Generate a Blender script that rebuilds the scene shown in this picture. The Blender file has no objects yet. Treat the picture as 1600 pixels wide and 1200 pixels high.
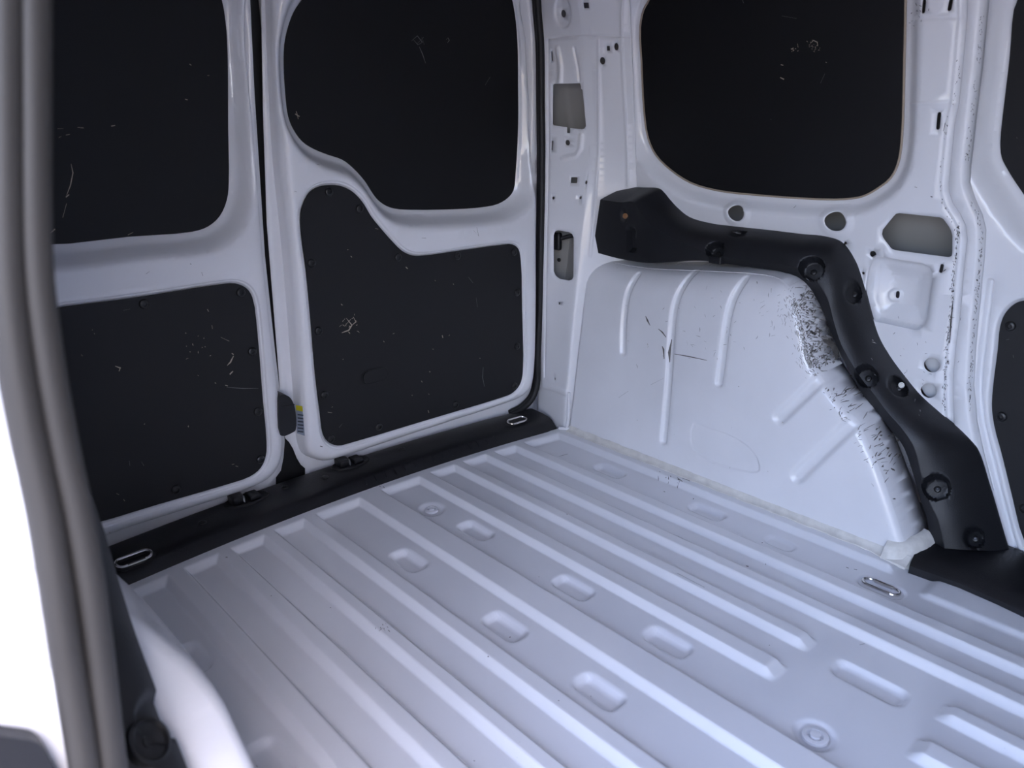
import bpy, math, random
import numpy as np
from mathutils import Matrix, Vector
from mathutils.geometry import delaunay_2d_cdt
R = random.Random(7)
scene = bpy.context.scene

# ------------------------------------------------------------------ camera
FPX, YAW, PITCH, ROLL = 1204.288, math.radians(42.53353), math.radians(19.11582), math.radians(0.06122)
CAM = np.array([-1.49226, -1.38344, 0.84357])
def cam_axes():
    f0 = np.array([math.sin(YAW), math.cos(YAW), 0]); r0 = np.array([math.cos(YAW), -math.sin(YAW), 0]); u0 = np.array([0, 0, 1.0])
    fw = math.cos(PITCH)*f0 - math.sin(PITCH)*u0
    up = math.cos(PITCH)*u0 + math.sin(PITCH)*f0
    rt = math.cos(ROLL)*r0 + math.sin(ROLL)*up
    up = math.cos(ROLL)*up - math.sin(ROLL)*r0
    return rt, up, fw
RT, UP, FW = cam_axes()
cd = bpy.data.cameras.new('camera'); cam = bpy.data.objects.new('camera', cd); scene.collection.objects.link(cam)
cd.sensor_width = 36.0; cd.lens = 36.0*FPX/1600.0; cd.clip_start = 0.02; cd.clip_end = 200
cam.matrix_world = Matrix(((RT[0], UP[0], -FW[0], CAM[0]), (RT[1], UP[1], -FW[1], CAM[1]), (RT[2], UP[2], -FW[2], CAM[2]), (0, 0, 0, 1)))
cd.dof.use_dof = True; cd.dof.focus_distance = 1.85; cd.dof.aperture_fstop = 5.6
scene.camera = cam

# ------------------------------------------------------------------ sky, sun, exposure
w = bpy.data.worlds.new('sky'); scene.world = w; w.use_nodes = True
nt = w.node_tree; bg = nt.nodes['Background']
sky = nt.nodes.new('ShaderNodeTexSky'); sky.sky_type = 'NISHITA'; sky.sun_disc = False
sky.sun_elevation = math.radians(48.5); sky.sun_rotation = math.radians(187); sky.air_density = 1.0; sky.dust_density = 2.0
tint = nt.nodes.new('ShaderNodeMix'); tint.data_type = 'RGBA'; tint.blend_type = 'MULTIPLY'; tint.inputs['Factor'].default_value = 1.0
tint.inputs['B'].default_value = (1.0, 0.965, 1.05, 1)
hs = nt.nodes.new('ShaderNodeHueSaturation'); hs.inputs['Saturation'].default_value = 0.92; nt.links.new(sky.outputs[0], hs.inputs['Color'])
nt.links.new(hs.outputs[0], tint.inputs['A']); nt.links.new(tint.outputs['Result'], bg.inputs[0]); bg.inputs[1].default_value = 0.42
sd = bpy.data.lights.new('sun_offscreen', 'SUN'); sun = bpy.data.objects.new('sun_offscreen', sd); scene.collection.objects.link(sun)
sd.energy = 1.0; sd.angle = math.radians(0.6); sd.color = (1.0, 0.86, 0.66)
SUNV = Vector((-0.08, -0.66, 0.75)).normalized()
sun.rotation_euler = SUNV.to_track_quat('Z', 'Y').to_euler()
vs = scene.view_settings
vs.view_transform = 'Standard'; vs.look = 'None'; vs.gamma = 1.0; vs.use_curve_mapping = False; vs.exposure = 1.90
scene.cycles.max_bounces = 10; scene.cycles.diffuse_bounces = 7

# ------------------------------------------------------------------ materials
def mat(name, col, rough=0.5, metal=0.0, coat=0.0, coat_rough=0.1, var=0.0, vscale=6.0, bump=0.0, bscale=60.0, spec=0.5, speck=None, sscale=90.0, samt=0.70):
    m = bpy.data.materials.new(name); m.use_nodes = True
    t = m.node_tree; p = t.nodes['Principled BSDF']; L = t.links
    p.inputs['Base Color'].default_value = (*col, 1); p.inputs['Roughness'].default_value = rough
    p.inputs['Metallic'].default_value = metal; p.inputs['Specular IOR Level'].default_value = spec
    if coat: p.inputs['Coat Weight'].default_value = coat; p.inputs['Coat Roughness'].default_value = coat_rough
    tc = t.nodes.new('ShaderNodeTexCoord'); last = None
    if var:
        n = t.nodes.new('ShaderNodeTexNoise'); n.inputs['Scale'].default_value = vscale; n.inputs['Detail'].default_value = 5
        L.new(tc.outputs['Object'], n.inputs['Vector'])
        r = t.nodes.new('ShaderNodeValToRGB'); r.color_ramp.elements[0].position = 0.3; r.color_ramp.elements[1].position = 0.7
        r.color_ramp.elements[0].color = (*[c*(1-var) for c in col], 1); r.color_ramp.elements[1].color = (*[min(1, c*(1+var*0.5)) for c in col], 1)
        L.new(n.outputs['Fac'], r.inputs['Fac']); last = r.outputs['Color']
        mr = t.nodes.new('ShaderNodeMapRange'); mr.inputs['To Min'].default_value = max(0.02, rough-0.08); mr.inputs['To Max'].default_value = rough+0.08
        L.new(n.outputs['Fac'], mr.inputs['Value']); L.new(mr.outputs['Result'], p.inputs['Roughness'])
    if speck:
        n2 = t.nodes.new('ShaderNodeTexNoise'); n2.inputs['Scale'].default_value = sscale; n2.inputs['Detail'].default_value = 3
        L.new(tc.outputs['Object'], n2.inputs['Vector'])
        r2 = t.nodes.new('ShaderNodeValToRGB'); r2.color_ramp.elements[0].position = samt; r2.color_ramp.elements[1].position = samt+0.03
        L.new(n2.outputs['Fac'], r2.inputs['Fac'])
        mx = t.nodes.new('ShaderNodeMix'); mx.data_type = 'RGBA'
        L.new(r2.outputs['Color'], mx.inputs['Factor'])
        if last: L.new(last, mx.inputs['A'])
        else: mx.inputs['A'].default_value = (*col, 1)
        mx.inputs['B'].default_value = (*speck, 1); last = mx.outputs['Result']
    if last: L.new(last, p.inputs['Base Color'])
    if bump:
        n3 = t.nodes.new('ShaderNodeTexNoise'); n3.inputs['Scale'].default_value = bscale; n3.inputs['Detail'].default_value = 2
        L.new(tc.outputs['Object'], n3.inputs['Vector'])
        b = t.nodes.new('ShaderNodeBump'); b.inputs['Strength'].default_value = bump; b.inputs['Distance'].default_value = 0.002
        L.new(n3.outputs['Fac'], b.inputs['Height']); L.new(b.outputs['Normal'], p.inputs['Normal'])
    return m
WHITE = mat('white_paint', (0.79, 0.79, 0.81), 0.38, coat=0.6, coat_rough=0.08, var=0.03, vscale=5, bump=0.03, bscale=30)
FLOORW = mat('floor_paint', (0.79, 0.79, 0.81), 0.38, coat=0.8, coat_rough=0.07, var=0.04, vscale=4, bump=0.03, bscale=25, speck=(0.2, 0.2, 0.22), sscale=70, samt=0.78)
ARCHW = mat('arch_paint', (0.79, 0.79, 0.81), 0.38, coat=0.6, coat_rough=0.09, var=0.06, vscale=5, bump=0.03, bscale=25, speck=(0.5, 0.48, 0.45), sscale=60, samt=0.74)
CREAM = mat('seam_sealer_cream', (0.73, 0.71, 0.66), 0.5, var=0.15, vscale=40, bump=0.3, bscale=60)
PRIMER = mat('grey_primer', (0.36, 0.35, 0.33), 0.55, var=0.1)
WINBLK = mat('blackout_panel', (0.0045, 0.0045, 0.0055), 0.5, var=0.2, vscale=3, spec=0.35)
PANEL = mat('lining_panel_black', (0.0085, 0.0085, 0.010), 0.6, var=0.15, vscale=4, bump=0.15, bscale=400, spec=0.4)
PLASTIC = mat('black_plastic', (0.008, 0.0085, 0.011), 0.45, var=0.25, vscale=12, bump=0.2, bscale=500)
SILLBLK = mat('sill_plastic', (0.005, 0.005, 0.007), 0.42, var=0.25, vscale=9, bump=0.2, bscale=300)
RUBBER = mat('rubber', (0.034, 0.031, 0.028), 0.5, var=0.15, vscale=8, spec=0.4)
RUBBERD = mat('dark_rubber', (0.008, 0.008, 0.009), 0.55)
SCREW = mat('screw_black', (0.007, 0.007, 0.008), 0.35)
CHROME = mat('zinc_wire', (0.72, 0.70, 0.68), 0.18, metal=1.0)
BARE = mat('bare_wood_chip', (0.45, 0.38, 0.30), 0.7, var=0.3, vscale=60)
SCRATCH = mat('pale_scratch', (0.16, 0.16, 0.16), 0.6)
DARKSC = mat('dark_scuff', (0.07, 0.062, 0.058), 0.6, var=0.4, vscale=80)
GREYSC = mat('grey_scuff', (0.36, 0.35, 0.34), 0.5, var=0.3, vscale=80)
YELLOW = mat('label_yellow', (0.55, 0.48, 0.02), 0.5)
LABELW = mat('label_blue_grey', (0.30, 0.34, 0.42), 0.5)
INK = mat('label_ink', (0.05, 0.06, 0.08), 0.6)
GROUND = mat('paving', (0.31, 0.29, 0.27), 0.9, var=0.2, vscale=3)
CLEAR = mat('white_clip', (0.8, 0.79, 0.74), 0.4)
ORANGE = mat('orange_clip', (0.20, 0.09, 0.03), 0.5)

# ------------------------------------------------------------------ objects
WORG = {}
def setp(o, label=None, cat=None, kind=None, group=None):
    if label: o['label'] = label
    if cat: o['category'] = cat
    if kind: o['kind'] = kind
    if group: o['group'] = group
    return o
def link(o, org, parent):
    scene.collection.objects.link(o); WORG[o] = np.array(org, float)
    if parent is not None:
        o.parent = parent; o.location = WORG[o]-WORG[parent]
    else: o.location = WORG[o]
    return o
def obj(name, verts, faces, material, parent=None, org=None, smooth=40, solid=0.0, soff=1.0):
    v = np.asarray(verts, float)
    if org is None: org = [(v[:, 0].min()+v[:, 0].max())/2, (v[:, 1].min()+v[:, 1].max())/2, v[:, 2].min()]
    me = bpy.data.meshes.new(name); me.from_pydata((v-np.array(org)).tolist(), [], [list(map(int, f)) for f in faces])
    me.materials.append(material); me.validate(); me.update()
    if smooth:
        me.shade_smooth(); me.set_sharp_from_angle(angle=math.radians(smooth))
    o = bpy.data.objects.new(name, me); link(o, org, parent)
    if solid:
        s = o.modifiers.new('thickness', 'SOLIDIFY'); s.thickness = solid; s.offset = soff
    return o
def empty(name, loc):
    o = bpy.data.objects.new(name, None); o.empty_display_size = 0.05
    return link(o, loc, None)
def place(name, mesh, loc, normal, parent=None, spin=0.0, scale=1.0):
    """one copy of a shared mesh, its local z turned along normal"""
    o = bpy.data.objects.new(name, mesh); link(o, loc, parent)
    q = Vector(normal).to_track_quat('Z', 'Y'); o.rotation_euler = (q.to_matrix() @ Matrix.Rotation(spin, 3, 'Z')).to_euler()
    o.scale = (scale,)*3
    return o
def mesh_of(name, verts, faces, material, smooth=40):
    me = bpy.data.meshes.new(name); me.from_pydata([list(map(float, v)) for v in verts], [], [list(map(int, f)) for f in faces])
    me.materials.append(material); me.shade_smooth(); me.set_sharp_from_angle(angle=math.radians(smooth)); return me
class MB:
    def __init__(s): s.v = []; s.f = []
    def add(s, v, f):
        n = len(s.v); s.v += [list(map(float, p)) for p in v]; s.f += [[i+n for i in q] for q in f]
    def box(s, lo, hi, bev=0.0):
        lo = np.array(lo, float); hi = np.array(hi, float)
        if bev <= 0:
            v = [(x, y, z) for z in (lo[2], hi[2]) for y in (lo[1], hi[1]) for x in (lo[0], hi[0])]
            s.add(v, [(0, 2, 3, 1), (4, 5, 7, 6), (0, 1, 5, 4), (2, 6, 7, 3), (0, 4, 6, 2), (1, 3, 7, 5)]); return
        # bevelled box: stacked rounded rings
        def ring(z, i):
            r = []
            for (cx, cy, a0) in ((hi[0]-bev, hi[1]-bev, 0), (lo[0]+bev, hi[1]-bev, 90), (lo[0]+bev, lo[1]+bev, 180), (hi[0]-bev, lo[1]+bev, 270)):
                for k in range(4):
                    a = math.radians(a0+30*k); r.append((cx+(bev-i)*math.cos(a), cy+(bev-i)*math.sin(a), z))
            return r
        rs = [ring(lo[2], bev*0.7), ring(lo[2]+bev*0.3, bev*0.3), ring(lo[2]+bev, 0), ring(hi[2]-bev, 0), ring(hi[2]-bev*0.3, bev*0.3), ring(hi[2], bev*0.7)]
        n = len(rs[0]); v = [p for r in rs for p in r]; f = []
        for k in range(len(rs)-1):
            for i in range(n): f.append((k*n+i, k*n+(i+1) % n, (k+1)*n+(i+1) % n, (k+1)*n+i))
        f.append(tuple(range(n-1, -1, -1))); f.append(tuple(range((len(rs)-1)*n, len(rs)*n)))
        s.add(v, f)
    def tube(s, path, r, n=10, closed=False, flat=1.0):
        P = np.asarray(path, float); m = len(P); rings = []
        T = np.gradient(P, axis=0) if not closed else np.roll(P, -1, 0)-np.roll(P, 1, 0)
        T /= np.linalg.norm(T, axis=1)[:, None]
        a = np.array([0, 0, 1.0]) if abs(T[0][2]) < 0.9 else np.array([0, 1.0, 0])
        N = np.cross(T[0], a); N /= np.linalg.norm(N)
        v = []
        for i in range(m):
            N = N-T[i]*(N@T[i]); N /= np.linalg.norm(N); B = np.cross(T[i], N)
            for k in range(n):
                t = 2*math.pi*k/n; v.append(P[i]+r*(math.cos(t)*N+flat*math.sin(t)*B))
        f = []
        for i in range(m if closed else m-1):
            j = (i+1) % m
            for k in range(n): f.append((i*n+k, i*n+(k+1) % n, j*n+(k+1) % n, j*n+k))
        if not closed: f.append(tuple(range(n-1, -1, -1))); f.append(tuple(range((m-1)*n, m*n)))
        s.add(v, f)
    def lathe(s, prof, n=20, c=(0, 0, 0), cap=True):
        v = []; f = []
        for (r, z) in prof:
            for k in range(n):
                t = 2*math.pi*k/n; v.append((c[0]+r*math.cos(t), c[1]+r*math.sin(t), c[2]+z))
        for i in range(len(prof)-1):
            for k in range(n): f.append((i*n+k, i*n+(k+1) % n, (i+1)*n+(k+1) % n, (i+1)*n+k))
        if cap: f.append(tuple(range((len(prof)-1)*n, len(prof)*n)))
        s.add(v, f)
    def obj(s, name, m, parent=None, **k): return obj(name, s.v, s.f, m, parent, **k)

# ------------------------------------------------------------------ surveying: a sighted point on a known surface of the van
def proj(P):
    d = P-CAM; z = d@FW
    return np.stack([800+FPX*(d@RT)/z, 600-FPX*(d@UP)/z], -1)
def on(S, pts, d=0.0, guess=(0.0, 0.5)):
    """(u,v) on surface S where the sight lines meet it"""
    t = np.asarray(pts, float); u = np.full(len(t), guess[0]); v = np.full(len(t), guess[1]); e = 1e-5
    for it in range(60):
        p = proj(S(u, v, d)); pu = (proj(S(u+e, v, d))-p)/e; pv = (proj(S(u, v+e, d))-p)/e
        r = t-p; D = pu[:, 0]*pv[:, 1]-pu[:, 1]*pv[:, 0]
        du = (r[:, 0]*pv[:, 1]-r[:, 1]*pv[:, 0])/D; dv = (pu[:, 0]*r[:, 1]-pu[:, 1]*r[:, 0])/D
        u += np.clip(du, -0.15, 0.15); v += np.clip(dv, -0.15, 0.15)
        if np.abs(r).max() < 0.005: break
    return np.stack([u, v], -1)
def at_plane(p, axis, val):
    d = (p[0]-800)/FPX*RT-(p[1]-600)/FPX*UP+FW
    return CAM+d*(val-CAM[axis])/d[axis]
# ------------------------------------------------------------------ 2-D shapes
def area(P): x, y = P[:, 0], P[:, 1]; return 0.5*np.sum(x*np.roll(y, -1)-y*np.roll(x, -1))
def ccw(P): P = np.asarray(P, float); return P if area(P) > 0 else P[::-1]
def smooth(P, n=4, closed=True):
    P = np.asarray(P, float); m = len(P); out = []
    for i in range(m if closed else m-1):
        if closed: a, b, c, d = P[(i-1) % m], P[i], P[(i+1) % m], P[(i+2) % m]
        else: a, b, c, d = P[max(i-1, 0)], P[i], P[i+1], P[min(i+2, m-1)]
        ab, bc, cd_ = (max(np.linalg.norm(q), 1e-9)**0.5 for q in (b-a, c-b, d-c))
        m1 = (c-b)+bc*((b-a)/ab-(c-a)/(ab+bc)) if np.linalg.norm(b-a) > 1e-9 else (c-b)
        m2 = (c-b)+bc*((d-c)/cd_-(d-b)/(bc+cd_)) if np.linalg.norm(d-c) > 1e-9 else (c-b)
        for k in range(n):
            t = k/n; out.append((2*t**3-3*t**2+1)*b+(t**3-2*t**2+t)*m1+(-2*t**3+3*t**2)*c+(t**3-t**2)*m2)
    if not closed: out.append(P[-1])
    return np.array(out)
def offset(P, o):
    P = ccw(P); a = P-np.roll(P, 1, 0); b = np.roll(P, -1, 0)-P
    a /= np.linalg.norm(a, axis=1)[:, None]+1e-12; b /= np.linalg.norm(b, axis=1)[:, None]+1e-12
    na = np.stack([a[:, 1], -a[:, 0]], -1); nb = np.stack([b[:, 1], -b[:, 0]], -1)
    n = na+nb; n /= np.linalg.norm(n, axis=1)[:, None]+1e-9
    c = np.clip(np.sum(n*na, 1), 0.5, 1)
    return P+n*(o/c)[:, None]
def inside(P, Q):
    x, y = Q[:, 0][:, None], Q[:, 1][:, None]; a = P; b = np.roll(P, -1, 0)
    c = ((a[:, 1] > y) != (b[:, 1] > y)) & (x < (b[:, 0]-a[:, 0])*(y-a[:, 1])/(b[:, 1]-a[:, 1]+1e-15)+a[:, 0])
    return c.sum(1) % 2 == 1
def sdf(P, Q):
    a = P; b = np.roll(P, -1, 0); ab = b-a; L = (ab**2).sum(1)+1e-18; out = np.empty(len(Q))
    for k in range(0, len(Q), 4000):
        q = Q[k:k+4000]; ap = q[:, None]-a[None]
        t = np.clip((ap*ab[None]).sum(2)/L, 0, 1); dd = ap-t[..., None]*ab[None]
        out[k:k+4000] = np.sqrt((dd**2).sum(2).min(1))
    return np.where(inside(P, Q), -out, out)
def capsule(L, r, n=6):
    L = np.asarray(L, float); d = np.gradient(L, axis=0); d /= np.linalg.norm(d, axis=1)[:, None]
    nn = np.stack([-d[:, 1], d[:, 0]], -1); a0 = math.atan2(d[-1][1], d[-1][0]); a1 = math.atan2(d[0][1], d[0][0])
    e = [L[-1]+r*np.array([math.cos(a0-math.pi/2+math.pi*k/n), math.sin(a0-math.pi/2+math.pi*k/n)]) for k in range(n+1)]
    s = [L[0]+r*np.array([math.cos(a1+math.pi/2+math.pi*k/n), math.sin(a1+math.pi/2+math.pi*k/n)]) for k in range(n+1)]
    return ccw(np.concatenate([L[1:-1]-nn[1:-1]*r, np.array(e), (L[1:-1]+nn[1:-1]*r)[::-1], np.array(s)]))
def circ(c, rx, ry=None, n=20, rot=0.0):
    ry = ry or rx; t = np.arange(n)*2*math.pi/n; x = rx*np.cos(t); y = ry*np.sin(t)
    return np.stack([c[0]+x*math.cos(rot)-y*math.sin(rot), c[1]+x*math.sin(rot)+y*math.cos(rot)], -1)
def rrect(c, hx, hy, r, n=4, rot=0.0):
    P = []
    for (sx, sy, a0) in ((1, 1, 0), (-1, 1, 90), (-1, -1, 180), (1, -1, 270)):
        for k in range(n+1):
            a = math.radians(a0+90*k/n); P.append((sx*(hx-r)+r*math.cos(a), sy*(hy-r)+r*math.sin(a)))
    P = np.array(P); return np.stack([c[0]+P[:, 0]*math.cos(rot)-P[:, 1]*math.sin(rot), c[1]+P[:, 0]*math.sin(rot)+P[:, 1]*math.cos(rot)], -1)
def ramp(o0, d0, o1, d1, n=5):
    return [(o0+(o1-o0)*k/n, d0+(d1-d0)*(0.5-0.5*math.cos(math.pi*k/n))) for k in range(n+1)]
def quarter(o0, o1, depth, n=6):
    return [(o0+(o1-o0)*math.sin(k/n*math.pi/2), depth*(1-math.cos(k/n*math.pi/2))) for k in range(n+1)]
def feat(poly, prof, dens=True): return (ccw(poly), sorted(prof))
def depth_of(feats, Q):
    d = np.zeros(len(Q))
    for P, prof in feats:
        s = sdf(P, Q); o = [a for a, b in prof]; dd = [b for a, b in prof]
        d += np.interp(s, o, dd)
    return d
def sheet(name, S, outline, feats, holes, step, m, parent=None, extra=None, solid=0.0012, creases=(), smoothang=66, depth_fn=None, contours=(), org=None, flip=False, soff=1.0):
    outline = ccw(outline); V = []; Ed = []
    def add(P, closed=True, clip=True):
        ok = inside(outline, P) if clip else np.ones(len(P), bool)
        n0 = len(V); V.extend(P.tolist()); n = len(P)
        for i in range(n if closed else n-1):
            j = (i+1) % n
            if ok[i] and ok[j]: Ed.append((n0+i, n0+j))
    def dense(P, st):
        P = np.asarray(P); out = []
        for i in range(len(P)):
            a, b = P[i], P[(i+1) % len(P)]; k = max(1, int(np.linalg.norm(b-a)/st))
            for q in range(k): out.append(a+(b-a)*q/k)
        return np.array(out)
    add(dense(outline, step), clip=False)
    for P, prof in feats:
        offs = sorted(set(round(o, 5) for o, _ in prof))
        for o in offs: add(offset(dense(P, step), o))
    for P, o in contours: add(offset(dense(P, step*0.6), o))
    for H in holes: add(ccw(H))
    for c in creases: add(np.asarray(c), closed=False)
    lo, hi = outline.min(0), outline.max(0)
    gx, gy = np.meshgrid(np.arange(lo[0], hi[0], step), np.arange(lo[1], hi[1], step)); G = np.stack([gx.ravel(), gy.ravel()], -1)
    G = G[inside(offset(outline, -step*0.3), G)]; V.extend(G.tolist())
    A = np.array(V); keep = np.ones(len(A), bool)
    io = inside(offset(outline, 1e-5), A); io[:len(dense(outline, step))] = True
    idx = -np.ones(len(A), int); idx[io] = np.arange(io.sum())
    vv = [Vector((float(p[0]), float(p[1]))) for p in A[io]]
    ee = [(int(idx[a]), int(idx[b])) for a, b in Ed if idx[a] >= 0 and idx[b] >= 0]
    rv, re, rf, *_ = delaunay_2d_cdt(vv, ee, [], 0, 1e-6)
    P = np.array([(p.x, p.y) for p in rv]); F = np.array([list(f) for f in rf])
    C = P[F].mean(1); k = inside(outline, C)
    for H in holes: k &= ~inside(ccw(H), C)
    F = F[k]; used = np.unique(F); mp = -np.ones(len(P), int); mp[used] = np.arange(len(used)); F = mp[F]; P = P[used]
    d = depth_of(feats, P)
    if depth_fn is not None: d = d+depth_fn(P)
    W = S(P[:, 0], P[:, 1], d)
    # orient: front toward the cabin (against the depth direction)
    a, b, c = W[F[:, 0]], W[F[:, 1]], W[F[:, 2]]; nrm = np.cross(b-a, c-a)
    e = 1e-3; dirn = (S(P[:1, 0], P[:1, 1], np.array([e]))-S(P[:1, 0], P[:1, 1], np.array([0.0])))[0]
    if (nrm@dirn).sum() > 0: F = F[:, ::-1]
    return obj(name, W, F, m, parent, org=org, smooth=smoothang, solid=solid, soff=-1.0)
def slab(name, S, poly, d0, thick, m, parent, org=None):
    """flat board lying on a surface: front at depth d0, given thickness, own edge"""
    P = ccw(poly); n = len(P); vv = [Vector(map(float, p)) for p in P]
    lo, hi = P.min(0), P.max(0); st = 0.06
    gx, gy = np.meshgrid(np.arange(lo[0]+st, hi[0], st), np.arange(lo[1]+st, hi[1], st)); G = np.stack([gx.ravel(), gy.ravel()], -1)
    G = G[inside(offset(P, -0.01), G)] if len(G) else G
    vv += [Vector(map(float, p)) for p in G]
    rv, re, rf, *_ = delaunay_2d_cdt(vv, [(i, (i+1) % n) for i in range(n)], [], 0, 1e-6)
    Q = np.array([(p.x, p.y) for p in rv]); F = np.array([list(f) for f in rf]); F = F[inside(P, Q[F].mean(1))]
    A = S(Q[:, 0], Q[:, 1], np.full(len(Q), d0)); B = S(Q[:, 0], Q[:, 1], np.full(len(Q), d0+thick))
    nn = np.cross(A[F[:, 1]]-A[F[:, 0]], A[F[:, 2]]-A[F[:, 0]]).sum(0)
    if nn@(B[0]-A[0]) > 0: F = F[:, ::-1]
    N = len(Q); faces = F.tolist()+[[i+N for i in f[::-1]] for f in F.tolist()]
    for i in range(n): j = (i+1) % n; faces.append([j, i, i+N, j+N])
    return obj(name, np.concatenate([A, B]), faces, m, parent, org=org, smooth=30)
def decal(name, S, strokes, m, parent, d=-0.0006, guess=(0.0, 0.5), T=None):
    """worn marks with a shape of their own: thin slivers lying on the surface (located on S, laid on T)"""
    px = []; cnt = []
    for st in strokes:
        L = np.array(st[0], float); wpx = st[1]
        t = np.gradient(L, axis=0); t /= np.linalg.norm(t, axis=1)[:, None]+1e-9; nrm = np.stack([-t[:, 1], t[:, 0]], -1)
        wd = np.full(len(L), wpx/2.0); wd[0] *= 0.35; wd[-1] *= 0.35
        wd *= np.array([R.uniform(0.7, 1.25) for _ in L])
        px.append(np.concatenate([L+nrm*wd[:, None], L-nrm*wd[:, None]])); cnt.append(len(L))
    uv = on(S, np.concatenate(px), d, guess); W = (T or S)(uv[:, 0], uv[:, 1], d)
    mb = MB(); k = 0
    for n in cnt:
        mb.add(W[k:k+2*n], [(i, i+1, n+i+1, n+i) for i in range(n-1)]); k += 2*n
    o = mb.obj(name, m, parent, smooth=0); o['kind'] = 'stuff'; return o
def flecks(c, n, spread, l=(2, 6), wd=(0.6, 1.5), ang=None):
    out = []
    for _ in range(n):
        x = c[0]+R.gauss(0, spread[0]); y = c[1]+R.gauss(0, spread[1]); a = R.uniform(0, math.pi) if ang is None else ang+R.gauss(0, 0.4)
        q = R.uniform(*l); out.append(([(x, y), (x+math.cos(a)*q/2+R.uniform(-.6, .6), y+math.sin(a)*q/2+R.uniform(-.6, .6)), (x+math.cos(a)*q, y+math.sin(a)*q)], R.uniform(*wd)))
    return out
def along(L, n, spread, **k):
    L = np.array(L, float); out = []
    s = np.concatenate([[0], np.cumsum(np.linalg.norm(np.diff(L, axis=0), axis=1))])
    for _ in range(n):
        t = R.uniform(0, s[-1]); out += flecks((np.interp(t, s, L[:, 0]), np.interp(t, s, L[:, 1])), 1, spread, **k)
    return out
def mirrored(o, name, parent=None, const=-1.27):
    """the same pressing on the other side of the van"""
    me = o.data.copy(); c = WORG[o]; org = np.array([const-c[0], c[1], c[2]])
    n = len(me.vertices); co = np.empty(n*3); me.vertices.foreach_get('co', co); co = co.reshape(-1, 3); co[:, 0] *= -1
    me.vertices.foreach_set('co', co.ravel()); me.flip_normals(); me.update()
    p = bpy.data.objects.new(name, me); link(p, org, parent)
    for md in o.modifiers:
        q = p.modifiers.new(md.name, md.type); q.thickness = md.thickness; q.offset = md.offset
    return p
def bow(x): return 0.047*(1-((x+0.63)/0.63)**2)
def sstep(a, b, x): t = np.clip((x-a)/(b-a), 0, 1); return t*t*(3-2*t)
def wallx(z): return 0.16-0.15*np.maximum(0, np.sqrt(np.maximum(z-0.5, 0)**2+0.0004)-0.02)
def S_wall(u, v, d): return np.stack([wallx(v)+d, u+0*v, v+0*u], -1)
def S_arch(u, v, d): return np.stack([0.003+(0.02+0.10*sstep(-0.60, -0.12, u+0*v))*np.minimum(v, 0.6)+d, u+0*v, v+0*u], -1)
def S_door(u, v, d): return np.stack([u+0*v, 0.13+bow(u)-0.02*v+d, v+0*u], -1)
def S_slide(u, v, d): return np.stack([wallx(v)+0.02+d, u+0*v, v+0*u], -1)

# ------------------------------------------------------------------ screw and clip meshes
mb = MB(); mb.lathe([(0.0098, 0), (0.0098, 0.0012), (0.0088, 0.0026), (0.0066, 0.0036), (0.0042, 0.004), (0.0036, 0.0022), (0.0005, 0.0020)], 16); SCREW_ME = mesh_of('screw', mb.v, mb.f, SCREW)
def screws(S, pts, d, parent, guess=(0.0, 0.5), scale=1.0):
    uv = on(S, pts, d, guess)
    for (u, v) in uv:
        p = S(np.array([u]), np.array([v]), d)[0]; b = S(np.array([u]), np.array([v]), d-0.01)[0]
        place('screw', SCREW_ME, p, (b-p)/np.linalg.norm(b-p), parent, R.uniform(0, 1), scale)

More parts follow.
